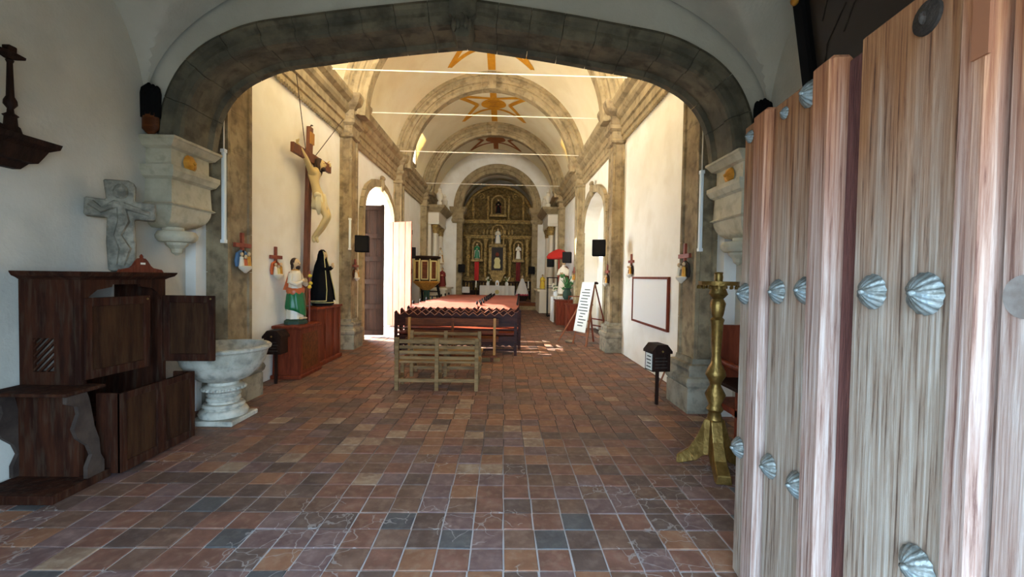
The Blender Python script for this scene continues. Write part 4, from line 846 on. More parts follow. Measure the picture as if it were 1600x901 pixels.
# ------------------------------------------------------------------ whiteboard, alms boxes, stick, easel
wb = thing('whiteboard', 'white notice board with brown wooden frame on the nave wall', 'whiteboard', (WR, 7.78, 0.83))
MB().box(-0.03, -0.012, -0.92, 0.92, 0.0, 0.84).build('panel', 'white_paint', wb)
for b in ((-0.95, -0.91, -0.02, 0.86), (0.91, 0.95, -0.02, 0.86), (-0.91, 0.91, -0.02, 0.02), (-0.91, 0.91, 0.82, 0.86)): MB().box(-0.045, 0, *b).build('frame', 'wood_red', wb)
def alms(label, x, y, rz, h=0.81, paper=True):
    th = thing('alms_box', label, 'alms box', (x, y, 0), rz, 'alms boxes on posts')
    MB().box(-0.018, 0.018, -0.018, 0.018, 0, 0.46).build('post', 'wood_dark', th)
    MB().box(-0.12, 0.12, -0.11, 0.11, 0.455, 0.70).build('box', 'wood_dark', th)
    MB().prism([(-0.14, 0.69), (0.14, 0.69), (0.14, 0.72), (0.07, 0.805), (-0.07, 0.805), (-0.14, 0.72)], 'y', -0.13, 0.13).build('lid', 'wood_dark', th)
    if paper:
        pp = MB().box(-0.124, -0.12, -0.085, 0.085, 0.47, 0.68).build('paper', 'paper', th)
        for k in range(4): MB().box(-0.1255, -0.124, -0.06, 0.06 - 0.02 * (k % 2), 0.50 + 0.045 * k, 0.515 + 0.045 * k).build('print', 'ink', pp)
    for k in range(4): MB().box(-0.09, 0.08 - 0.02 * (k % 2), -0.113, -0.11, 0.50 + 0.042 * k, 0.512 + 0.042 * k).build('painted_line', 'iron', th)
    MB().sphere((0.0, -0.135, 0.72), 0.014, 8, 5).build('knob', 'brass', th)
    return th
alms('dark wooden alms box on a post near the whiteboard', 2.05, 5.66, R(8))
alms('dark wooden alms box on a post before the saint statue pedestal', -3.36, 6.52, 0, paper=False)
tag(MB().tube([(2.16, 6.05, 0.0), (2.27, 5.90, 0.46)], 0.012, 6).build('wooden_stick', 'wood_plain'), 'thin pale stick leaning on the stone pillar base', 'stick')
el = thing('easel', 'wooden ladder easel covered with a long written paper sheet', 'easel', (2.1, 10.72, 0), R(24))
tp = 1.50
for y_ in (-0.26, 0.26):
    MB().bar((-0.22, y_ * 1.1, 0), (0.08, y_ * 0.6, tp), 0.045, 0.03).build('front_rail', 'wood_plain', el); MB().bar((0.45, y_ * 1.3, 0), (0.1, y_ * 0.6, tp), 0.04, 0.03).build('rear_rail', 'wood_red', el)
for z in (0.25, 0.6, 1.0): MB().box(-0.24 + 0.2 * z, -0.20 + 0.2 * z, -0.24, 0.24, z - 0.015, z + 0.015).build('rung', 'wood_plain', el)
for z in (0.45, 0.62): MB().box(0.45 - 0.233 * z - 0.015, 0.45 - 0.233 * z + 0.015, -0.28, 0.28, z - 0.015, z + 0.015).build('rear_rung', 'wood_red', el)
MB().bar((-0.36, 0.75, 0), (0.06, 0.1, 1.3), 0.035, 0.03).build('brace', 'wood_plain', el); MB().lathe([(0.05, 0), (0.06, 0.03), (0.03, 0.06)], 10, (0.13, -0.16, tp)).build('cap', 'wood_dark', el, smooth=True)
Ms = Matrix.Translation((-0.185, 0, 0.32)) @ Matrix.Rotation(math.atan2(0.3, 1.5), 4, 'Y')
sh = MB().box(-0.05, -0.04, -0.25, 0.25, 0.0, 1.24).xf(Ms).build('sheet', 'paper', el)
rn = random.Random(3)
for k in range(13):
    w_ = rn.uniform(0.08, 0.2); c = rn.uniform(-0.03, 0.05); MB().box(-0.053, -0.05, c - w_, min(0.22, c + w_), 0.14 + 0.075 * k, 0.165 + 0.075 * k).xf(Ms).build('handwriting', 'ink', sh)
for x, y, r_, lb in ((1.72, 11.0, 0.1, 'grey fieldstone by the foot of the easel'), (1.72, 13.2, 0.08, 'grey fieldstone by the brown boxes')):
    tag(MB().sphere((0, 0, r_ * 0.35), (r_ * 1.3, r_, r_ * 0.4), 9, 6).build('fieldstone', 'stone_grey', smooth=True), lb, 'stone').location = (x, y, 0)

# ------------------------------------------------------------------ things along the right wall
bxs = thing('wooden_chest', 'reddish brown wooden box with open rail by the wall', 'box', (2.28, 13.45, 0))
MB().box(-0.28, 0.32, 0.0, 0.42, 0, 0.8).build('body', 'wood_red', bxs); MB().box(-0.3, 0.34, -0.02, 0.44, 0.8, 0.83).build('lid', 'wood_red', bxs)
for x in (-0.2, 0.28): MB().box(x - 0.015, x + 0.015, 0.2, 0.23, 0.83, 1.08).build('rail_post', 'wood_red', bxs)
MB().box(-0.22, 0.3, 0.2, 0.23, 1.05, 1.08).build('rail', 'wood_red', bxs)
bx2 = thing('wooden_chest', 'taller brown wooden cabinet behind the box with open rail', 'cabinet', (2.12, 15.0, 0))
MB().box(-0.26, 0.4, 0, 0.6, 0, 0.84).build('body', 'wood_red', bx2); MB().box(-0.29, 0.42, -0.03, 0.63, 0.84, 0.88).build('top', 'wood_red', bx2); MB().box(-0.275, -0.26, 0.06, 0.54, 0.08, 0.76).build('door', 'wood_brown', bx2)
wt = thing('cloth_table', 'table under a white pleated cloth holding a saint statue', 'table', (2.15, 16.1, 0))
mb = MB(); pts = [(-0.32, -0.3 + 0.0), (0.42, -0.3), (0.42, 0.45), (-0.32, 0.45)]; ring = []
for k in range(4):
    a = pts[k]; b = pts[(k + 1) % 4]
    for i in range(14): ring.append((a[0] + (b[0] - a[0]) * i / 14 + (0.012 if i % 2 else -0.012), a[1] + (b[1] - a[1]) * i / 14 + (0.012 if i % 2 else -0.012)))
mb.loft([[(x, y, z) for x, y in ring] for z in (0.02, 0.5, 0.94)]); mb.build('cloth', 'white_cloth', wt)
MB().box(-0.36, 0.46, -0.34, 0.49, 0.94, 0.97).build('top', 'cream', wt)
small_statue('pale robed saint statue on the white cloth table', (2.27, 16.27, 0.97), 1.35, 'white_robe', 'wood_brown', R(-35))
bouquet('white flower arrangement at the feet of the pale saint', (1.93, 15.86, 0.97), 0.45, 'white_robe', n=30)
bouquet('tall green palm arrangement beside the pale saint', (2.27, 15.3, 0.88), 0.85, 'leaf', n=34, vase='dark_green')
um = thing('parasol', 'red fringed cloth parasol on a pole above the saint table', 'parasol', (2.2, 17.2, 0))
MB().lathe([(0.02, 0), (0.02, 2.75)], 8).build('pole', 'red_cloth', um); MB().lathe([(0.46, 2.38), (0.5, 2.46), (0.42, 2.58), (0.2, 2.72), (0.02, 2.78)], 16, sx=1, sy=1).build('canopy', 'red_cloth', um, smooth=True); MB().lathe([(0.2, 0), (0.2, 0.05), (0.03, 0.08)], 14).build('foot', 'wood_dark', um)
rk = thing('metal_rack', 'thin black metal rack standing before the right side altar', 'rack', (2.0, 18.1, 0))
for x in (-0.12, 0.3):
    for y_ in (0, 0.35): MB().box(x - 0.015, x + 0.015, y_ - 0.015, y_ + 0.015, 0, 1.65).build('post', 'black_paint', rk)
for z in (0.03, 1.2, 1.28, 1.62): MB().box(-0.15, 0.33, -0.02, 0.37, z, z + 0.02 + (0.02 if z > 1.5 else 0)).build('shelf', 'black_paint', rk)

# ------------------------------------------------------------------ loudspeakers
def speaker(label, x, y, z, rz, s=1.0):
    th = thing('loudspeaker', label, 'speaker', (x, y, z), rz, 'black loudspeakers')
    MB().box(-0.14 * s, 0.14 * s, -0.13 * s, 0.13 * s, -0.175 * s, 0.175 * s).build('cabinet', 'black', th, bevel=0.012); MB().box(-0.12 * s, 0.12 * s, -0.138 * s, -0.13 * s, -0.155 * s, 0.155 * s).build('grille', 'black_paint', th)
    b = MB().bar((0, 0.12 * s, 0), (0, 0.2 * s, 0), 0.05, 0.05).build('wall_bracket', 'iron', th); return th
speaker('black loudspeaker on the left pillar beside the side door', -3.03, 9.42, 2.30, R(12)); speaker('black loudspeaker on the right pillar near the easel', 2.06, 9.38, 2.30, R(-14), 1.0)
speaker('black loudspeaker left of the pulpit', -2.95, 14.55 - 0.55, 2.36, R(15), 1.0); speaker('black loudspeaker in front of the red parasol', 2.05, 14.0, 2.30, R(-14), 1.0)
speaker('black loudspeaker beside the right side altar columns', 2.02, 18.62, 2.27, R(-14), 1.0); speaker('black loudspeaker on the left chancel jamb', -2.15, 22.5, 2.05, R(12), 1.15); speaker('black loudspeaker on the right chancel jamb', 1.47, 22.5, 2.0, R(-12), 1.1)
# fluorescent tubes and conduit on the pillars
def tube_lamp(label, x, y, z0, z1, cond=None):
    th = thing('fluorescent_lamp', label, 'lamp', (x, y, z0), 0, 'white tube lamps on pillars'); MB().box(-0.02, 0.02, -0.025, 0.025, 0, z1 - z0).build('tube', 'tube_white', th, bevel=0.008)
    for z in (0, z1 - z0): MB().box(-0.025, 0.025, -0.03, 0.03, z - 0.02, z + 0.02).build('end_cap', 'white_paint', th)
    if cond: MB().tube([(0, 0, z1 - z0), (0, 0, cond - z0)], 0.008, 6).build('conduit', 'cream', th)
tube_lamp('white tube lamp on the pillar behind the font', -3.37, 5.33, 2.02, 3.1, 3.75); tube_lamp('white tube lamp on the pillar behind the brass candlestick', 2.42, 5.33, 2.02, 2.97, 3.5); tube_lamp('short white tube lamp on the pillar above the left loudspeaker', -3.36, 9.61, 2.2, 2.85)

# ------------------------------------------------------------------ baptismal font
ft = thing('baptismal_font', 'large round carved stone baptismal font on a ringed pedestal', 'font', (-3.10, 4.9, 0))
MB().box(-0.24, 0.24, -0.25, 0.25, 0, 0.055).build('plinth', 'stone_font', ft, bevel=0.01)
MB().lathe([(0.20, 0.055), (0.235, 0.065), (0.245, 0.10), (0.225, 0.135), (0.19, 0.145), (0.195, 0.16), (0.21, 0.175), (0.195, 0.20), (0.155, 0.205), (0.15, 0.23), (0.17, 0.24), (0.165, 0.26), (0.15, 0.27), (0.165, 0.285), (0.17, 0.30), (0.155, 0.315), (0.16, 0.33), (0.175, 0.335), (0.20, 0.35), (0.205, 0.385), (0.19, 0.40), (0.155, 0.41), (0.15, 0.45)], 32).build('pedestal', 'stone_font', ft, smooth=True, angle=50)
bead = MB().sphere((0, 0, 0), (0.022, 0.022, 0.018), 8, 6).mesh('bead', 'stone_font', True)
for i in range(24):
    o = put('bead', bead, ft); o.location = (0.203 * math.cos(i * PI / 12), 0.203 * math.sin(i * PI / 12), 0.367)
MB().lathe([(0.15, 0.44), (0.24, 0.47), (0.33, 0.54), (0.40, 0.65), (0.435, 0.77), (0.445, 0.79), (0.465, 0.80), (0.47, 0.825), (0.455, 0.84), (0.42, 0.84), (0.40, 0.80), (0.36, 0.70), (0.2, 0.64), (0.02, 0.62)], 40).build('bowl', 'stone_font', ft, smooth=True, angle=50)

# ------------------------------------------------------------------ confessional
cf = thing('confessional', 'old dark wooden confessional booth with an open half door', 'confessional', (0, 0, 0))
X0, X1, Y0, Y1 = -3.70, -3.24, 3.40, 4.25
def C(nm, *b, m='wood_confessional', p=None, bev=0.004): return MB().box(*b).build(nm, m, p or cf, bevel=bev)
WD = 'wood_confessional'
# lower carcase and side panels, each with a latticed window
for y, nm in ((Y0, 'near'), (Y1 - 0.03, 'far')):
    wx0, wx1, wz0, wz1 = -3.60, -3.44, 0.86, 1.12
    for b in ((X0, wx0, 0.06, 1.58), (wx1, X1 - 0.051, 0.06, 1.58), (wx0, wx1, 0.06, wz0), (wx0, wx1, wz1, 1.58)): C('side_panel', b[0], b[1], y, y + 0.03, b[2], b[3], bev=0)
    for k in range(7):
        z = wz0 - 0.10 + 0.055 * k; a = Vector((wx0, y + 0.015, z)); b = Vector((wx1, y + 0.015, z + 0.17))
        if b.z > wz0 and a.z < wz1:
            t0 = max(0, (wz0 - a.z) / 0.17); t1 = min(1, (wz1 - a.z) / 0.17)
            MB().bar(a.lerp(b, t0), a.lerp(b, t1), 0.014, 0.02, (0, 1, 0)).build('lattice_slat', WD, cf)
C('post', X1 - 0.05, X1, Y0, Y0 + 0.05, 0.06, 1.58); C('post', X1 - 0.05, X1, Y1 - 0.05, Y1, 0.06, 1.58)
C('floor_board', X0, X1, Y0, Y1, 0.0, 0.06)
# valance with shaped lower edge
vp = [(Y0 + 0.05, 1.58), (Y1 - 0.05, 1.58), (Y1 - 0.05, 1.38), (Y1 - 0.08, 1.44), (Y1 - 0.15, 1.49), (Y1 - 0.28, 1.51), (Y1 - 0.29, 1.53), (Y0 + 0.29, 1.53), (Y0 + 0.28, 1.51), (Y0 + 0.15, 1.49), (Y0 + 0.08, 1.44), (Y0 + 0.05, 1.38)]
MB().prism(vp, 'x', X1 - 0.03, X1 - 0.005).build('valance', WD, cf)
MB().loft([[(X0, Y0 - e, z), (X1 + e, Y0 - e, z), (X1 + e, Y1 + e, z), (X0, Y1 + e, z)] for e, z in ((0.0, 1.57), (0.02, 1.585), (0.05, 1.60), (0.065, 1.625), (0.065, 1.635))]).build('cornice', WD, cf)
pd = [(-0.24, 0), (0.24, 0), (0.22, 0.025), (0.12, 0.04), (0.09, 0.06), (0.06, 0.10), (0.03, 0.125), (-0.03, 0.125), (-0.06, 0.10), (-0.09, 0.06), (-0.12, 0.04), (-0.22, 0.025)]
pedi = MB().prism([(3.98 + a, 1.635 + b) for a, b in pd], 'x', X1 - 0.02, X1 + 0.005).build('pediment', 'wood_red', cf)
MB().lathe([(0.02, 0), (0.012, 0.012), (0.016, 0.02), (0.003, 0.04)], 8, (X1 - 0.008, 3.98, 1.758)).build('finial', 'wood_red', pedi); MB().box(X1 + 0.004, X1 + 0.008, 3.955, 4.005, 1.705, 1.722).build('inlay', 'cream', pedi)
def panel_door(nm, loc, rz, w_, h_):
    d = thing(nm, None, None, loc, rz); d.parent = cf
    for b in ((0, 0.06, 0, h_), (w_ - 0.06, w_, 0, h_), (0.06, w_ - 0.06, 0, 0.07), (0.06, w_ - 0.06, h_ - 0.07, h_)): MB().box(b[0], b[1], -0.02, 0.012, b[2], b[3]).build('door_frame', WD, d, bevel=0.004)
    MB().box(0.06, w_ - 0.06, -0.002, 0.006, 0.07, h_ - 0.07).build('door_panel', 'wood_panel', d); MB().sphere((w_ - 0.03, -0.02, h_ - 0.03), 0.01, 8, 5).build('knob', 'brass', d); return d
panel_door('half_door', (X1 - 0.01, Y0 + 0.03, 0.79), R(84), 0.56, 0.64); panel_door('half_door', (X1, Y1 - 0.02, 0.79), R(2), 0.47, 0.63)
C('back_board', X0, X0 + 0.015, Y0 + 0.03, Y1 - 0.03, 0.06, 0.80)
C('seat', X0 + 0.02, X1 - 0.06, Y0 + 0.06, Y1 - 0.06, 0.42, 0.46)
# panelled enclosure in front
bxn = thing('front_enclosure', None, None, (0, 0, 0)); bxn.parent = cf
EX, EY0, EY1, EZ = -3.05, 3.52, 4.36, 0.665
for b in ((X1, EX, EY0, EY0 + 0.025, 0.02, EZ), (X1, EX, EY1 - 0.025, EY1, 0.02, EZ)): MB().box(*b).build('end_board', WD, bxn, bevel=0.003)
for b in ((EY0, EY0 + 0.06), (EY0 + 0.37, EY0 + 0.47), (EY1 - 0.06, EY1)): MB().box(EX - 0.02, EX + 0.008, b[0], b[1], 0.02, EZ).build('stile', WD, bxn, bevel=0.003)
for b in ((EY0 + 0.06, EY0 + 0.37), (EY0 + 0.47, EY1 - 0.06)):
    MB().box(EX - 0.02, EX - 0.004, b[0], b[1], 0.02, EZ).build('front_panel', 'wood_panel', bxn); MB().box(EX - 0.02, EX + 0.008, b[0], b[1], 0.02, 0.10).build('rail', WD, bxn, bevel=0.003); MB().box(EX - 0.02, EX + 0.008, b[0], b[1], EZ - 0.06, EZ).build('rail', WD, bxn, bevel=0.003)
# kneeler on the near side with carved arm panels
kn = thing('kneeler', None, None, (0, 0, 0)); kn.parent = cf
MB().box(X0, -3.12, 3.06, 3.52, 0.0, 0.065).build('step', WD, kn, bevel=0.006); MB().box(X0, -3.10, 3.14, 3.46, 0.735, 0.76).build('arm_shelf', WD, kn, bevel=0.006); MB().box(X0, X1 + 0.02, 3.36, 3.40, 0.065, 0.74).build('kneeler_back', WD, kn)
sil = [(a + 0.06, b) for a, b in [(3.40, 0.07), (3.26, 0.07), (3.26, 0.16), (3.30, 0.24), (3.27, 0.32), (3.19, 0.40), (3.16, 0.48), (3.20, 0.58), (3.19, 0.64), (3.11, 0.68), (3.11, 0.735), (3.26, 0.735), (3.28, 0.68), (3.30, 0.58), (3.32, 0.46), (3.36, 0.34), (3.37, 0.22), (3.40, 0.16)]]
mat('lit_arm_wood', (48, 34, 26), (70, 55, 45), 5, 0.7, 0.3, fine=((60, 46, 38), 9, 0.6))  # greyer than the booth: light on the arms put into the colour
for x in (-3.15, -3.70): MB().prism(sil, 'x', x, x + 0.03).build('carved_arm', 'lit_arm_wood', kn)

# stone cross leaning on the wall on top of the confessional
sc_ = thing('stone_cross', 'carved grey stone cross leaning on the wall above the confessional', 'cross', (-3.475, 4.04, 1.64), R(36))
pts = [(-0.085, 0), (0.10, 0), (0.10, 0.25), (0.09, 0.48), (0.24, 0.475), (0.245, 0.64), (0.095, 0.635), (0.10, 0.80), (0.05, 0.83), (-0.12, 0.82), (-0.10, 0.64), (-0.24, 0.65), (-0.245, 0.49), (-0.095, 0.485), (-0.10, 0.25)]
lean = Matrix.Rotation(R(-4), 4, 'X')
MB().prism(pts, 'y', -0.06, 0.05).xf(lean).build('cross_body', 'stone_cross', sc_, bevel=0.012)
cvg = MB(); cvg.sphere((0, -0.06, 0.72), (0.055, 0.03, 0.07), 12, 8)
cvg.tube([(-0.2, -0.06, 0.60), (-0.13, -0.06, 0.54), (-0.04, -0.07, 0.60), (0.05, -0.07, 0.58), (0.2, -0.06, 0.53)], [0.03, 0.03, 0.035, 0.03, 0.02], 8); cvg.tube([(0, -0.06, 0.62), (0.02, -0.07, 0.45), (-0.02, -0.07, 0.32), (0.03, -0.07, 0.2), (0.0, -0.06, 0.05)], [0.03, 0.045, 0.03, 0.045, 0.03], 8)
cvg.xf(lean).build('carved_relief', 'stone_cross', sc_, smooth=True)

# console shelf with turned finial, upper left
sf = thing('wall_console', 'dark moulded wooden console shelf high on the narthex wall', 'shelf', (NL, 3.05, 2.4))
MB().loft([[(0, -0.5, z), (p, -0.5, z), (p, 0.36 + e, z), (0, 0.36 + e, z)] for p, e, z in ((0.06, -0.02, 0.0), (0.08, 0.02, 0.05), (0.12, 0.05, 0.06), (0.14, 0.08, 0.12), (0.15, 0.10, 0.16), (0.19, 0.15, 0.19), (0.2, 0.16, 0.23))]).build('moulding', 'wood_dark', sf)
MB().loft([[(0, -0.5, z), (p, -0.5, z), (p, 0.1 + e, z), (0, 0.1 + e, z)] for p, e, z in ((0.16, 0.22, 0.23), (0.10, 0.1, 0.29), (0.09, 0.08, 0.3))]).build('upper_step', 'wood_dark', sf)
fn = thing('turned_finial', 'dark turned wooden finial standing on the console shelf', 'finial', (NL + 0.09, 3.3, 2.63))
MB().lathe([(0.065, 0), (0.05, 0.06), (0.038, 0.07), (0.034, 0.13), (0.045, 0.14), (0.02, 0.16), (0.018, 0.19), (0.038, 0.22), (0.036, 0.25), (0.022, 0.28), (0.016, 0.52), (0.024, 0.54), (0.015, 0.55)], 16).build('shaft', 'wood_dark', fn, smooth=True, angle=50)
MB().loft([[(-a, -b, z), (a, -b, z), (a, b, z), (-a, b, z)] for a, b, z in ((0.02, 0.02, 0.55), (0.03, 0.08, 0.575), (0.03, 0.085, 0.595), (0.02, 0.03, 0.605), (0.024, 0.028, 0.64), (0.02, 0.02, 0.645))]).build('cross_head', 'wood_dark', fn)

# ------------------------------------------------------------------ skinned figures
def skin(name, pts, edges, m, parent, sub=2):
    me = bpy.data.meshes.new(name); me.from_pydata([p[:3] for p in pts], edges, [])
    o = bpy.data.objects.new(name, me); COL.objects.link(o); o.parent = parent
    sk = o.modifiers.new('skin', 'SKIN'); sk.use_smooth_shade = True
    for i, p in enumerate(pts):
        r_ = p[3]; me.skin_vertices[0].data[i].radius = r_ if isinstance(r_, tuple) else (r_, r_)
    me.skin_vertices[0].data[0].use_root = True
    sd = o.modifiers.new('sub', 'SUBSURF'); sd.levels = sub; sd.render_levels = sub
    me.materials.append(MATS[m]); return o
# ------------------------------------------------------------------ crucifix on the left wall (local x: along the wall, -y: out into the nave)
cx_ = thing('crucifix', 'large wooden crucifix with pale carved corpus hanging on the left wall', 'crucifix', (-3.53, 7.86, 1.08), R(90))
Lc = Matrix.Rotation(R(1.2), 4, 'X')
MB().box(-0.065, 0.065, -0.035, 0.035, 0.0, 3.16).xf(Lc).build('upright', 'wood_cross', cx_, bevel=0.006)
MB().box(-0.76, 0.76, -0.095, -0.035, 2.52, 2.68).xf(Lc).build('crossbeam', 'wood_cross', cx_, bevel=0.006)
tt = MB().box(-0.075, 0.075, -0.055, -0.036, 2.86, 3.06).xf(Lc).build('title_board', 'wood_yellow', cx_)
def text(body, parent, loc, rot, size, m, ext=0.003, name='lettering'):
    c = bpy.data.curves.new(name, 'FONT'); c.body = body; c.size = size; c.align_x = 'CENTER'; c.align_y = 'CENTER'; c.extrude = ext; c.materials.append(MATS[m])
    t = bpy.data.objects.new(name, c); COL.objects.link(t); dg = bpy.context.evaluated_depsgraph_get(); me = bpy.data.meshes.new_from_object(t.evaluated_get(dg))
    bpy.data.objects.remove(t); o = bpy.data.objects.new(name, me); COL.objects.link(o); o.parent = parent; o.location = loc; o.rotation_euler = rot; return o
text('INRI', tt, (0, -0.057 - 0.0, 2.96), (R(90 + 1), 0, 0), 0.07, 'hair')
MB().tube([(0, 0, 3.15), (0.01, -0.02, 3.2), (0.04, -0.03, 3.2)], 0.012, 6).xf(Lc).build('hook', 'iron', cx_)
Z = 1.08
co = [(0.02, -0.22, 3.00 - Z, (0.115, 0.085)),   # 0 pelvis
      (0.0, -0.18, 3.15 - Z, (0.105, 0.075)), (-0.01, -0.15, 3.32 - Z, (0.135, 0.09)), (0.0, -0.15, 3.44 - Z, (0.12, 0.07)), (0.05, -0.18, 3.53 - Z, 0.045),   # 1-4 spine, neck
      (-0.16, -0.15, 3.45 - Z, 0.06), (-0.30, -0.14, 3.60 - Z, 0.046), (-0.42, -0.13, 3.68 - Z, 0.04), (-0.53, -0.12, 3.755 - Z, 0.028), (-0.60, -0.125, 3.78 - Z, 0.028),   # 5-9
      (0.17, -0.15, 3.44 - Z, 0.06), (0.31, -0.14, 3.58 - Z, 0.046), (0.42, -0.13, 3.65 - Z, 0.04), (0.52, -0.12, 3.72 - Z, 0.028), (0.60, -0.125, 3.745 - Z, 0.028),   # 10-14
      (-0.05, -0.26, 2.88 - Z, 0.082), (-0.03, -0.38, 2.66 - Z, 0.056), (-0.02, -0.26, 2.45 - Z, 0.048), (0.0, -0.13, 2.29 - Z, 0.034), (0.0, -0.16, 2.20 - Z, (0.03, 0.024)),   # 15-19
      (0.10, -0.26, 2.88 - Z, 0.082), (0.10, -0.37, 2.68 - Z, 0.056), (0.06, -0.27, 2.46 - Z, 0.048), (0.03, -0.17, 2.30 - Z, 0.034), (0.02, -0.21, 2.20 - Z, (0.03, 0.024))]
skin('body', co, [(0, 1), (1, 2), (2, 3), (3, 4), (3, 5), (5, 6), (6, 7), (7, 8), (8, 9), (3, 10), (10, 11), (11, 12), (12, 13), (13, 14), (0, 15), (15, 16), (16, 17), (17, 18), (18, 19), (0, 20), (20, 21), (21, 22), (22, 23), (23, 24)], 'skin_pale', cx_)
hd = MB(); hd.sphere((0.09, -0.22, 3.60 - Z), (0.07, 0.08, 0.1), 14, 10); hd.sphere((0.09, -0.305, 3.595 - Z), (0.014, 0.022, 0.024), 8, 6)
hd = hd.build('head', 'skin_pale', cx_, smooth=True)
for s in (-1, 1): MB().sphere((0.09 + s * 0.028, -0.292, 3.62 - Z), (0.012, 0.008, 0.007), 6, 4).build('eye', 'hair', hd)
hr = MB(); hr.sphere((0.085, -0.19, 3.625 - Z), (0.085, 0.08, 0.1), 14, 9)
for a, b in ((-0.075, 0.0), (0.075, 0.02), (-0.05, 0.06), (0.06, 0.06)): hr.tube([(0.09 + a, -0.2 + b, 3.63 - Z), (0.09 + a * 1.2, -0.22 + b, 3.54 - Z), (0.08 + a * 0.9, -0.23 + b, 3.43 - Z)], [0.04, 0.035, 0.008], 7)
hr.build('hair', 'hair', hd, smooth=True); MB().sphere((0.09, -0.27, 3.525 - Z), (0.05, 0.045, 0.045), 10, 7).build('beard', 'hair', hd, smooth=True)
lo = MB(); lo.loft([ell(a, b, z - Z, 0.03, -0.23, 24, 0.07, z * 7, 8) for a, b, z in ((0.115, 0.09, 3.07), (0.14, 0.11, 3.0), (0.15, 0.125, 2.92), (0.15, 0.135, 2.84), (0.135, 0.125, 2.80))]); lo.sphere((-0.13, -0.26, 3.02 - Z), (0.06, 0.06, 0.06), 10, 7); lo.tube([(-0.14, -0.27, 3.0 - Z), (-0.16, -0.28, 2.85 - Z), (-0.14, -0.29, 2.68 - Z)], [0.04, 0.06, 0.02], 8)
lo.build('loincloth', 'loin', cx_, smooth=True, angle=80)
for x, z in ((-0.6, 3.78), (0.6, 3.745)):
    h_ = MB()
    for k in range(4): h_.tube([(x + (0.03 if x > 0 else -0.03), -0.13, z - Z - 0.02 + 0.014 * k), (x + (0.075 if x > 0 else -0.075), -0.15, z - Z - 0.026 + 0.018 * k), (x + (0.085 if x > 0 else -0.085), -0.175, z - Z - 0.026 + 0.018 * k)], [0.011, 0.010, 0.007], 6)
    h_.tube([(x, -0.14, z - Z + 0.02), (x + (0.02 if x > 0 else -0.02), -0.16, z - Z + 0.055), (x + (0.035 if x > 0 else -0.035), -0.17, z - Z + 0.065)], [0.013, 0.011, 0.007], 6)
    h_.build('hand_fingers', 'skin_pale', cx_, smooth=True)
for k, (a, b) in enumerate((((-3.3, 7.0, 4.78), (-3.47, 7.72, 3.76)), ((-3.3, 9.0, 4.78), (-3.45, 8.0, 3.74)))):
    tag(MB().tube([a, b], 0.007, 5).build('hanging_cord', 'rope'), 'dark cord from cornice to crucifix on its %s side' % ('near' if k == 0 else 'far'), 'cord', 'cords holding the crucifix')

# ------------------------------------------------------------------ pedestals and the two robed statues
p1 = thing('pedestal', 'varnished red brown wooden pedestal under the green robed statue', 'pedestal', (-3.345, 7.17, 0))
MB().box(-0.24, 0.23, -0.40, 0.40, 0, 0.06).build('base', 'wood_red', p1, bevel=0.01); MB().loft([[(-0.22 * f, -0.37 * f, z), (0.215 * f, -0.37 * f, z), (0.215 * f, 0.37 * f, z), (-0.22 * f, 0.37 * f, z)] for f, z in ((1, 0.06), (0.93, 0.78))]).build('body', 'wood_red', p1, bevel=0.006)
MB().box(-0.23, 0.235, -0.385, 0.385, 0.78, 0.83).build('top', 'wood_red', p1, bevel=0.01); MB().box(0.208, 0.216, -0.28, 0.28, 0.12, 0.7).build('panel', 'wood_brown', p1, bevel=0.003)
p2 = thing('pedestal', 'tall dark wooden pedestal with ribbed panels under the black robed statue', 'pedestal', (-3.41, 8.2, 0))
MB().box(-0.17, 0.2, -0.58, 0.58, 0, 0.08).build('base', 'wood_red', p2, bevel=0.01); MB().box(-0.17, 0.16, -0.55, 0.55, 0.08, 1.01).build('body', 'wood_red', p2)
for y in (-0.55, -0.17, 0.21, 0.49): MB().box(0.16, 0.175, y, y + 0.06, 0.08, 1.01).build('stile', 'wood_red', p2)
for x in (-0.17, 0.10): MB().box(x, x + 0.06, -0.565, -0.55, 0.08, 1.01).build('stile', 'wood_red', p2)
MB().box(-0.17, 0.2, -0.6, 0.6, 1.01, 1.05).build('top', 'wood_red', p2, bevel=0.008)
def head(parent, z, k, hairm, beard, fc=(0, -0.01)):
    h = MB(); h.sphere((0, fc[1], z), (0.052 * k, 0.062 * k, 0.078 * k), 16, 12); h.sphere((0, fc[1] - 0.062 * k, z - 0.006 * k), (0.010 * k, 0.016 * k, 0.018 * k), 8, 6)
    for s in (-1, 1): h.sphere((s * 0.052 * k, fc[1] + 0.01 * k, z - 0.005 * k), (0.008 * k, 0.014 * k, 0.02 * k), 6, 5)
    h.lathe([(0.032 * k, -0.12 * k), (0.03 * k, -0.05 * k)], 10, (0, 0, z)); h = h.build('head', 'skin', parent, smooth=True, angle=80)
    for s in (-1, 1):
        MB().sphere((s * 0.022 * k, fc[1] - 0.054 * k, z + 0.008 * k), (0.010 * k, 0.006 * k, 0.006 * k), 8, 5).build('eye', 'hair', h)
    MB().sphere((0, fc[1] - 0.058 * k, z - 0.036 * k), (0.016 * k, 0.006 * k, 0.005 * k), 8, 5).build('mouth', 'lip', h)
    return h
sj = thing('statue', 'painted statue of a bearded man in white tunic and green mantle', 'statue', (-3.37, 7.14, 0.83), R(82)); k = 1.05
MB().loft([ell(a, b, z, n=14, fold=0.05, k=5) for a, b, z in ((0.19, 0.17, 0), (0.185, 0.165, 0.05), (0.16, 0.14, 0.07), (0.15, 0.13, 0.085))]).build('base', 'dark_green', sj)
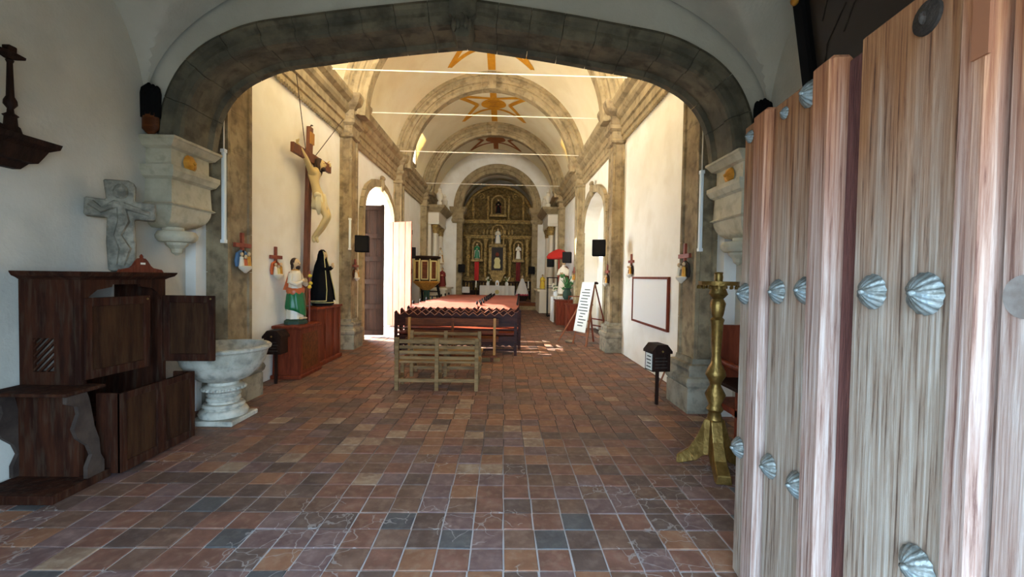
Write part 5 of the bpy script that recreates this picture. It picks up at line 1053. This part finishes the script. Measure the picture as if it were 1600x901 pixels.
MB().loft([ell(a, b, z, fold=f, n=40, k=8, ph=z * 3) for a, b, z, f in ((0.148, 0.125, 0.085, 0.07), (0.138, 0.115, 0.3, 0.05), (0.125, 0.105, 0.48, 0.03))]).build('tunic_skirt', 'white_robe', sj, smooth=True, angle=80)
gm = MB(); gm.loft([[(x, y - 0.008, z + hem * (0.5 + 0.5 * math.sin(2 * PI * i / 48 - 1.2)) - 0.025 * hem) for i, (x, y, _) in enumerate(ell(a, b, 0, n=48, fold=0.045 + 0.02 * (z < 0.3), k=8, ph=z * 5.0))] for a, b, z, hem in ((0.162, 0.145, 0.10, 0.15), (0.165, 0.148, 0.18, 0.11), (0.158, 0.14, 0.30, 0.07), (0.15, 0.13, 0.42, 0.03), (0.14, 0.12, 0.50, 0.01), (0.13, 0.11, 0.55, 0))]); gm.build('green_mantle', 'green_robe', sj, smooth=True, angle=80)
MB().loft([[(x, y, z + 0.03 * math.sin(2 * PI * i / 32 + 0.8)) for i, (x, y, _) in enumerate(ell(a, b, 0, n=32))] for a, b, z in ((0.142, 0.122, 0.50), (0.15, 0.13, 0.53), (0.15, 0.13, 0.57), (0.14, 0.12, 0.60))]).build('orange_sash', 'orange_robe', sj, smooth=True, angle=80)
MB().loft([ell(a, b, z, fold=f, n=48, k=8) for a, b, z, f in ((0.115, 0.098, 0.55, 0.05), (0.112, 0.09, 0.66, 0.05), (0.122, 0.085, 0.76, 0.02), (0.11, 0.075, 0.83, 0), (0.05, 0.05, 0.875, 0))]).build('tunic', 'white_robe', sj, smooth=True, angle=80)
MB().lathe([(0.065, 0.865), (0.06, 0.88), (0.05, 0.885)], 16).build('collar', 'gilt', sj, smooth=True)
MB().loft([[(x, y, z) for x, y in ((-0.10 + dx, 0.0), (-0.05 + dx, 0.0), (-0.05 + dx, yb), (-0.10 + dx, yb))] for dx, yb, z in ((0.11, 0.12, 0.84), (0.05, 0.13, 0.7), (0.0, 0.15, 0.55))]).build('cloak_back', 'orange_robe', sj)
for s in (-1, 1):
    MB().tube([(s * 0.12, 0, 0.81), (s * 0.165, -0.01, 0.68), (s * 0.13, -0.10, 0.64), (s * 0.05, -0.15, 0.69)], [0.04, 0.04, 0.038, 0.022], 10).build('sleeve', 'white_robe', sj, smooth=True)
    hm = MB(); hm.sphere((s * 0.035, -0.165, 0.70), (0.02, 0.026, 0.03), 8, 6)
    for q in range(4): hm.tube([(s * (0.03), -0.18, 0.685 + 0.012 * q), (s * 0.02 - s * 0.02, -0.20, 0.69 + 0.012 * q)], [0.007, 0.005], 5)
    hm.tube([(s * 0.03, -0.16, 0.72), (s * 0.015, -0.175, 0.745)], [0.008, 0.005], 5); hm.build('hand', 'skin', sj, smooth=True)
h = head(sj, 0.975, 1.05, 'hair', True)
hh_ = MB(); hh_.sphere((0, 0.018, 0.99), (0.062, 0.065, 0.082), 14, 9); hh_.tube([(0.05, 0.01, 0.98), (0.055, 0.02, 0.92), (0.05, 0.03, 0.87)], [0.022, 0.022, 0.008], 7); hh_.tube([(-0.05, 0.01, 0.98), (-0.055, 0.02, 0.92), (-0.05, 0.03, 0.87)], [0.022, 0.022, 0.008], 7); hh_.build('hair', 'hair', h, smooth=True)
MB().sphere((0, -0.045, 0.915), (0.04, 0.036, 0.042), 10, 7).build('beard', 'hair', h, smooth=True)
MB().tube([(0.07, -0.20, 0.03), (0.06, -0.21, 0.86)], 0.014, 8).build('staff', 'cross_red', sj)
for z, x in ((0.78, 0.03), (0.66, 0.05), (0.6, 0.02)): MB().sphere((x, -0.235, z), (0.035, 0.03, 0.03), 8, 6).build('flower', 'yellow', sj, smooth=True)
for x in (-0.05, 0.05): MB().sphere((x, -0.12, 0.095), (0.028, 0.06, 0.02), 8, 5).build('foot', 'skin', sj, smooth=True)
vs_ = thing('statue', 'statue of a woman in a long black gold edged cloak on ribbed pedestal', 'statue', (-3.38, 8.24, 1.05), R(84))
MB().loft([ell(0.2, 0.18, z, n=12) for z in (0, 0.03)]).build('base', 'wood_dark', vs_)
MB().loft([ell(a, b, z, fold=f, n=36, k=9) for a, b, z, f in ((0.19, 0.19, 0.03, 0.05), (0.15, 0.15, 0.3, 0.05), (0.11, 0.11, 0.55, 0.03), (0.10, 0.085, 0.7, 0.02), (0.1, 0.07, 0.8, 0), (0.04, 0.04, 0.86, 0))]).build('dress', 'black', vs_, smooth=True, angle=80)
# cloak: open at the front, from the crown of the head to the ground
rings = []; edge_l = []; edge_r = []
for a, b, z, op_, cy in ((0.30, 0.20, 0.10, 0.62, 0.0), (0.26, 0.18, 0.3, 0.55, 0.0), (0.20, 0.15, 0.55, 0.5, 0.02), (0.15, 0.12, 0.75, 0.55, 0.02), (0.10, 0.09, 0.86, 0.6, 0.015), (0.08, 0.085, 0.95, 0.75, 0.01), (0.06, 0.065, 1.02, 0.9, 0.01), (0.02, 0.03, 1.05, 0.9, 0.01)):
    ring = []
    for i in range(33):
        t = -PI / 2 + op_ + (2 * PI - 2 * op_) * i / 32; f = 1 + 0.04 * math.sin(i * 1.9) * (1 - z)
        ring.append((a * f * math.cos(t), cy + b * f * math.sin(t), z))
    rings.append(ring); edge_r.append(ring[0]); edge_l.append(ring[-1])
ck = MB(); ck.loft(rings, cap=False, closed=False); cko = ck.build('cloak', 'black', vs_, smooth=True, angle=80)
so_ = cko.modifiers.new('solid', 'SOLIDIFY'); so_.thickness = 0.012
tr_ = MB(); tr_.tube(edge_l[:-1], 0.008, 6); tr_.build('gold_trim', 'pale_gold', cko); tr_ = MB(); tr_.tube(edge_r[:-1], 0.008, 6); tr_.build('gold_trim', 'pale_gold', cko); tr_ = MB(); tr_.tube(rings[0], 0.009, 6); tr_.build('gold_trim', 'pale_gold', cko)
tr_ = MB(); tr_.tube([(x, y, z + 0.015) for x, y, z in ell(0.197, 0.197, 0.05, n=36, fold=0.05, k=9)] + [(0.197, 0, 0.065)], 0.008, 6); tr_.build('hem_trim', 'pale_gold', vs_)
head(vs_, 0.94, 0.95, 'hair', False)
for s in (-1, 1):
    MB().tube([(s * 0.09, -0.01, 0.8), (s * 0.11, -0.08, 0.68), (s * 0.02, -0.17, 0.72)], [0.04, 0.04, 0.028], 8).build('sleeve', 'black', vs_, smooth=True)
    hm = MB(); hm.sphere((s * 0.014, -0.195, 0.745), (0.014, 0.02, 0.035), 8, 6)
    for q in range(4): hm.tube([(s * 0.012, -0.205 + 0.01 * q, 0.765), (s * 0.004, -0.21 + 0.01 * q, 0.80)], [0.006, 0.004], 5)
    hm.tube([(s * 0.012, -0.18, 0.745), (s * 0.01, -0.165, 0.77)], [0.007, 0.004], 5); hm.build('hand', 'skin', vs_, smooth=True)

# ------------------------------------------------------------------ stations of the cross
def station(label, x, y, z, side, sc=1.0, cloth='orange_robe', rel='blue_robe'):
    th = thing('station_plaque', label, 'wall plaque', (x, y, z), R(90) if side < 0 else R(-90), 'stations of the cross'); th.scale = (sc, sc, sc)
    MB().box(-0.025, 0.025, -0.035, -0.002, 0.12, 0.46).build('cross_upright', 'cross_red', th, bevel=0.003); MB().box(-0.17, 0.17, -0.042, -0.006, 0.27, 0.325).build('cross_arm', 'cross_red', th, bevel=0.003)
    MB().prism([(-0.13, 0.02), (0.13, 0.02), (0.15, 0.1), (0.12, 0.2), (0.0, 0.25), (-0.12, 0.2), (-0.15, 0.1)], 'y', -0.035, -0.002).build('plaque', rel, th, bevel=0.01)
    MB().lathe([(0.02, -0.06), (0.07, -0.03), (0.12, 0.0), (0.13, 0.025), (0.1, 0.035)], 14, (0, -0.062, 0), 1, 0.45).build('bracket', 'stone_white', th, smooth=True)
    for k, (px, m, h_) in enumerate(((-0.08, 'white_robe', 0.17), (0.0, cloth, 0.14), (0.075, 'gilt', 0.18))):
        f = MB(); f.loft([ell(a, a * 0.7, zz, px, -0.06, 10) for a, zz in ((0.042, 0.025), (0.036, h_ * 0.5), (0.03, h_ * 0.85), (0.012, h_ * 0.9))]); f.build('relief_robe', m, th, smooth=True); MB().sphere((px, -0.065, h_ + 0.01), (0.02, 0.022, 0.027), 8, 6).build('relief_head', 'skin', th, smooth=True)
station('station plaque with brown cross on the pillar behind the font', -3.338, 5.61, 1.70, -1, 0.98)
station('station plaque with brown cross on the wall beside the saint statue', WL + 0.002, 6.93, 1.60, -1, 1.0, 'pale_gold', 'orange_robe')
station('station plaque on the pillar below the left loudspeaker', -3.338, 9.85, 1.55, -1, 0.95, 'white_robe', 'wood_brown')
station('dark station plaque on the wall above the whiteboard', WR - 0.002, 8.9, 1.72, 1, 0.95, 'wood_brown', 'wood_dark')
station('dark station plaque on the pillar behind the brass candlestick', 2.388, 5.64, 1.66, 1, 1.0, 'stone_grey', 'iron')
station('station plaque on the pillar below the right loudspeaker', 2.388, 9.85, 1.52, 1, 0.95, 'wood_brown', 'wood_dark')
station('station plaque on the pillar before the red parasol', 2.388, 14.5, 1.55, 1, 1.0, 'wood_brown', 'gilt')
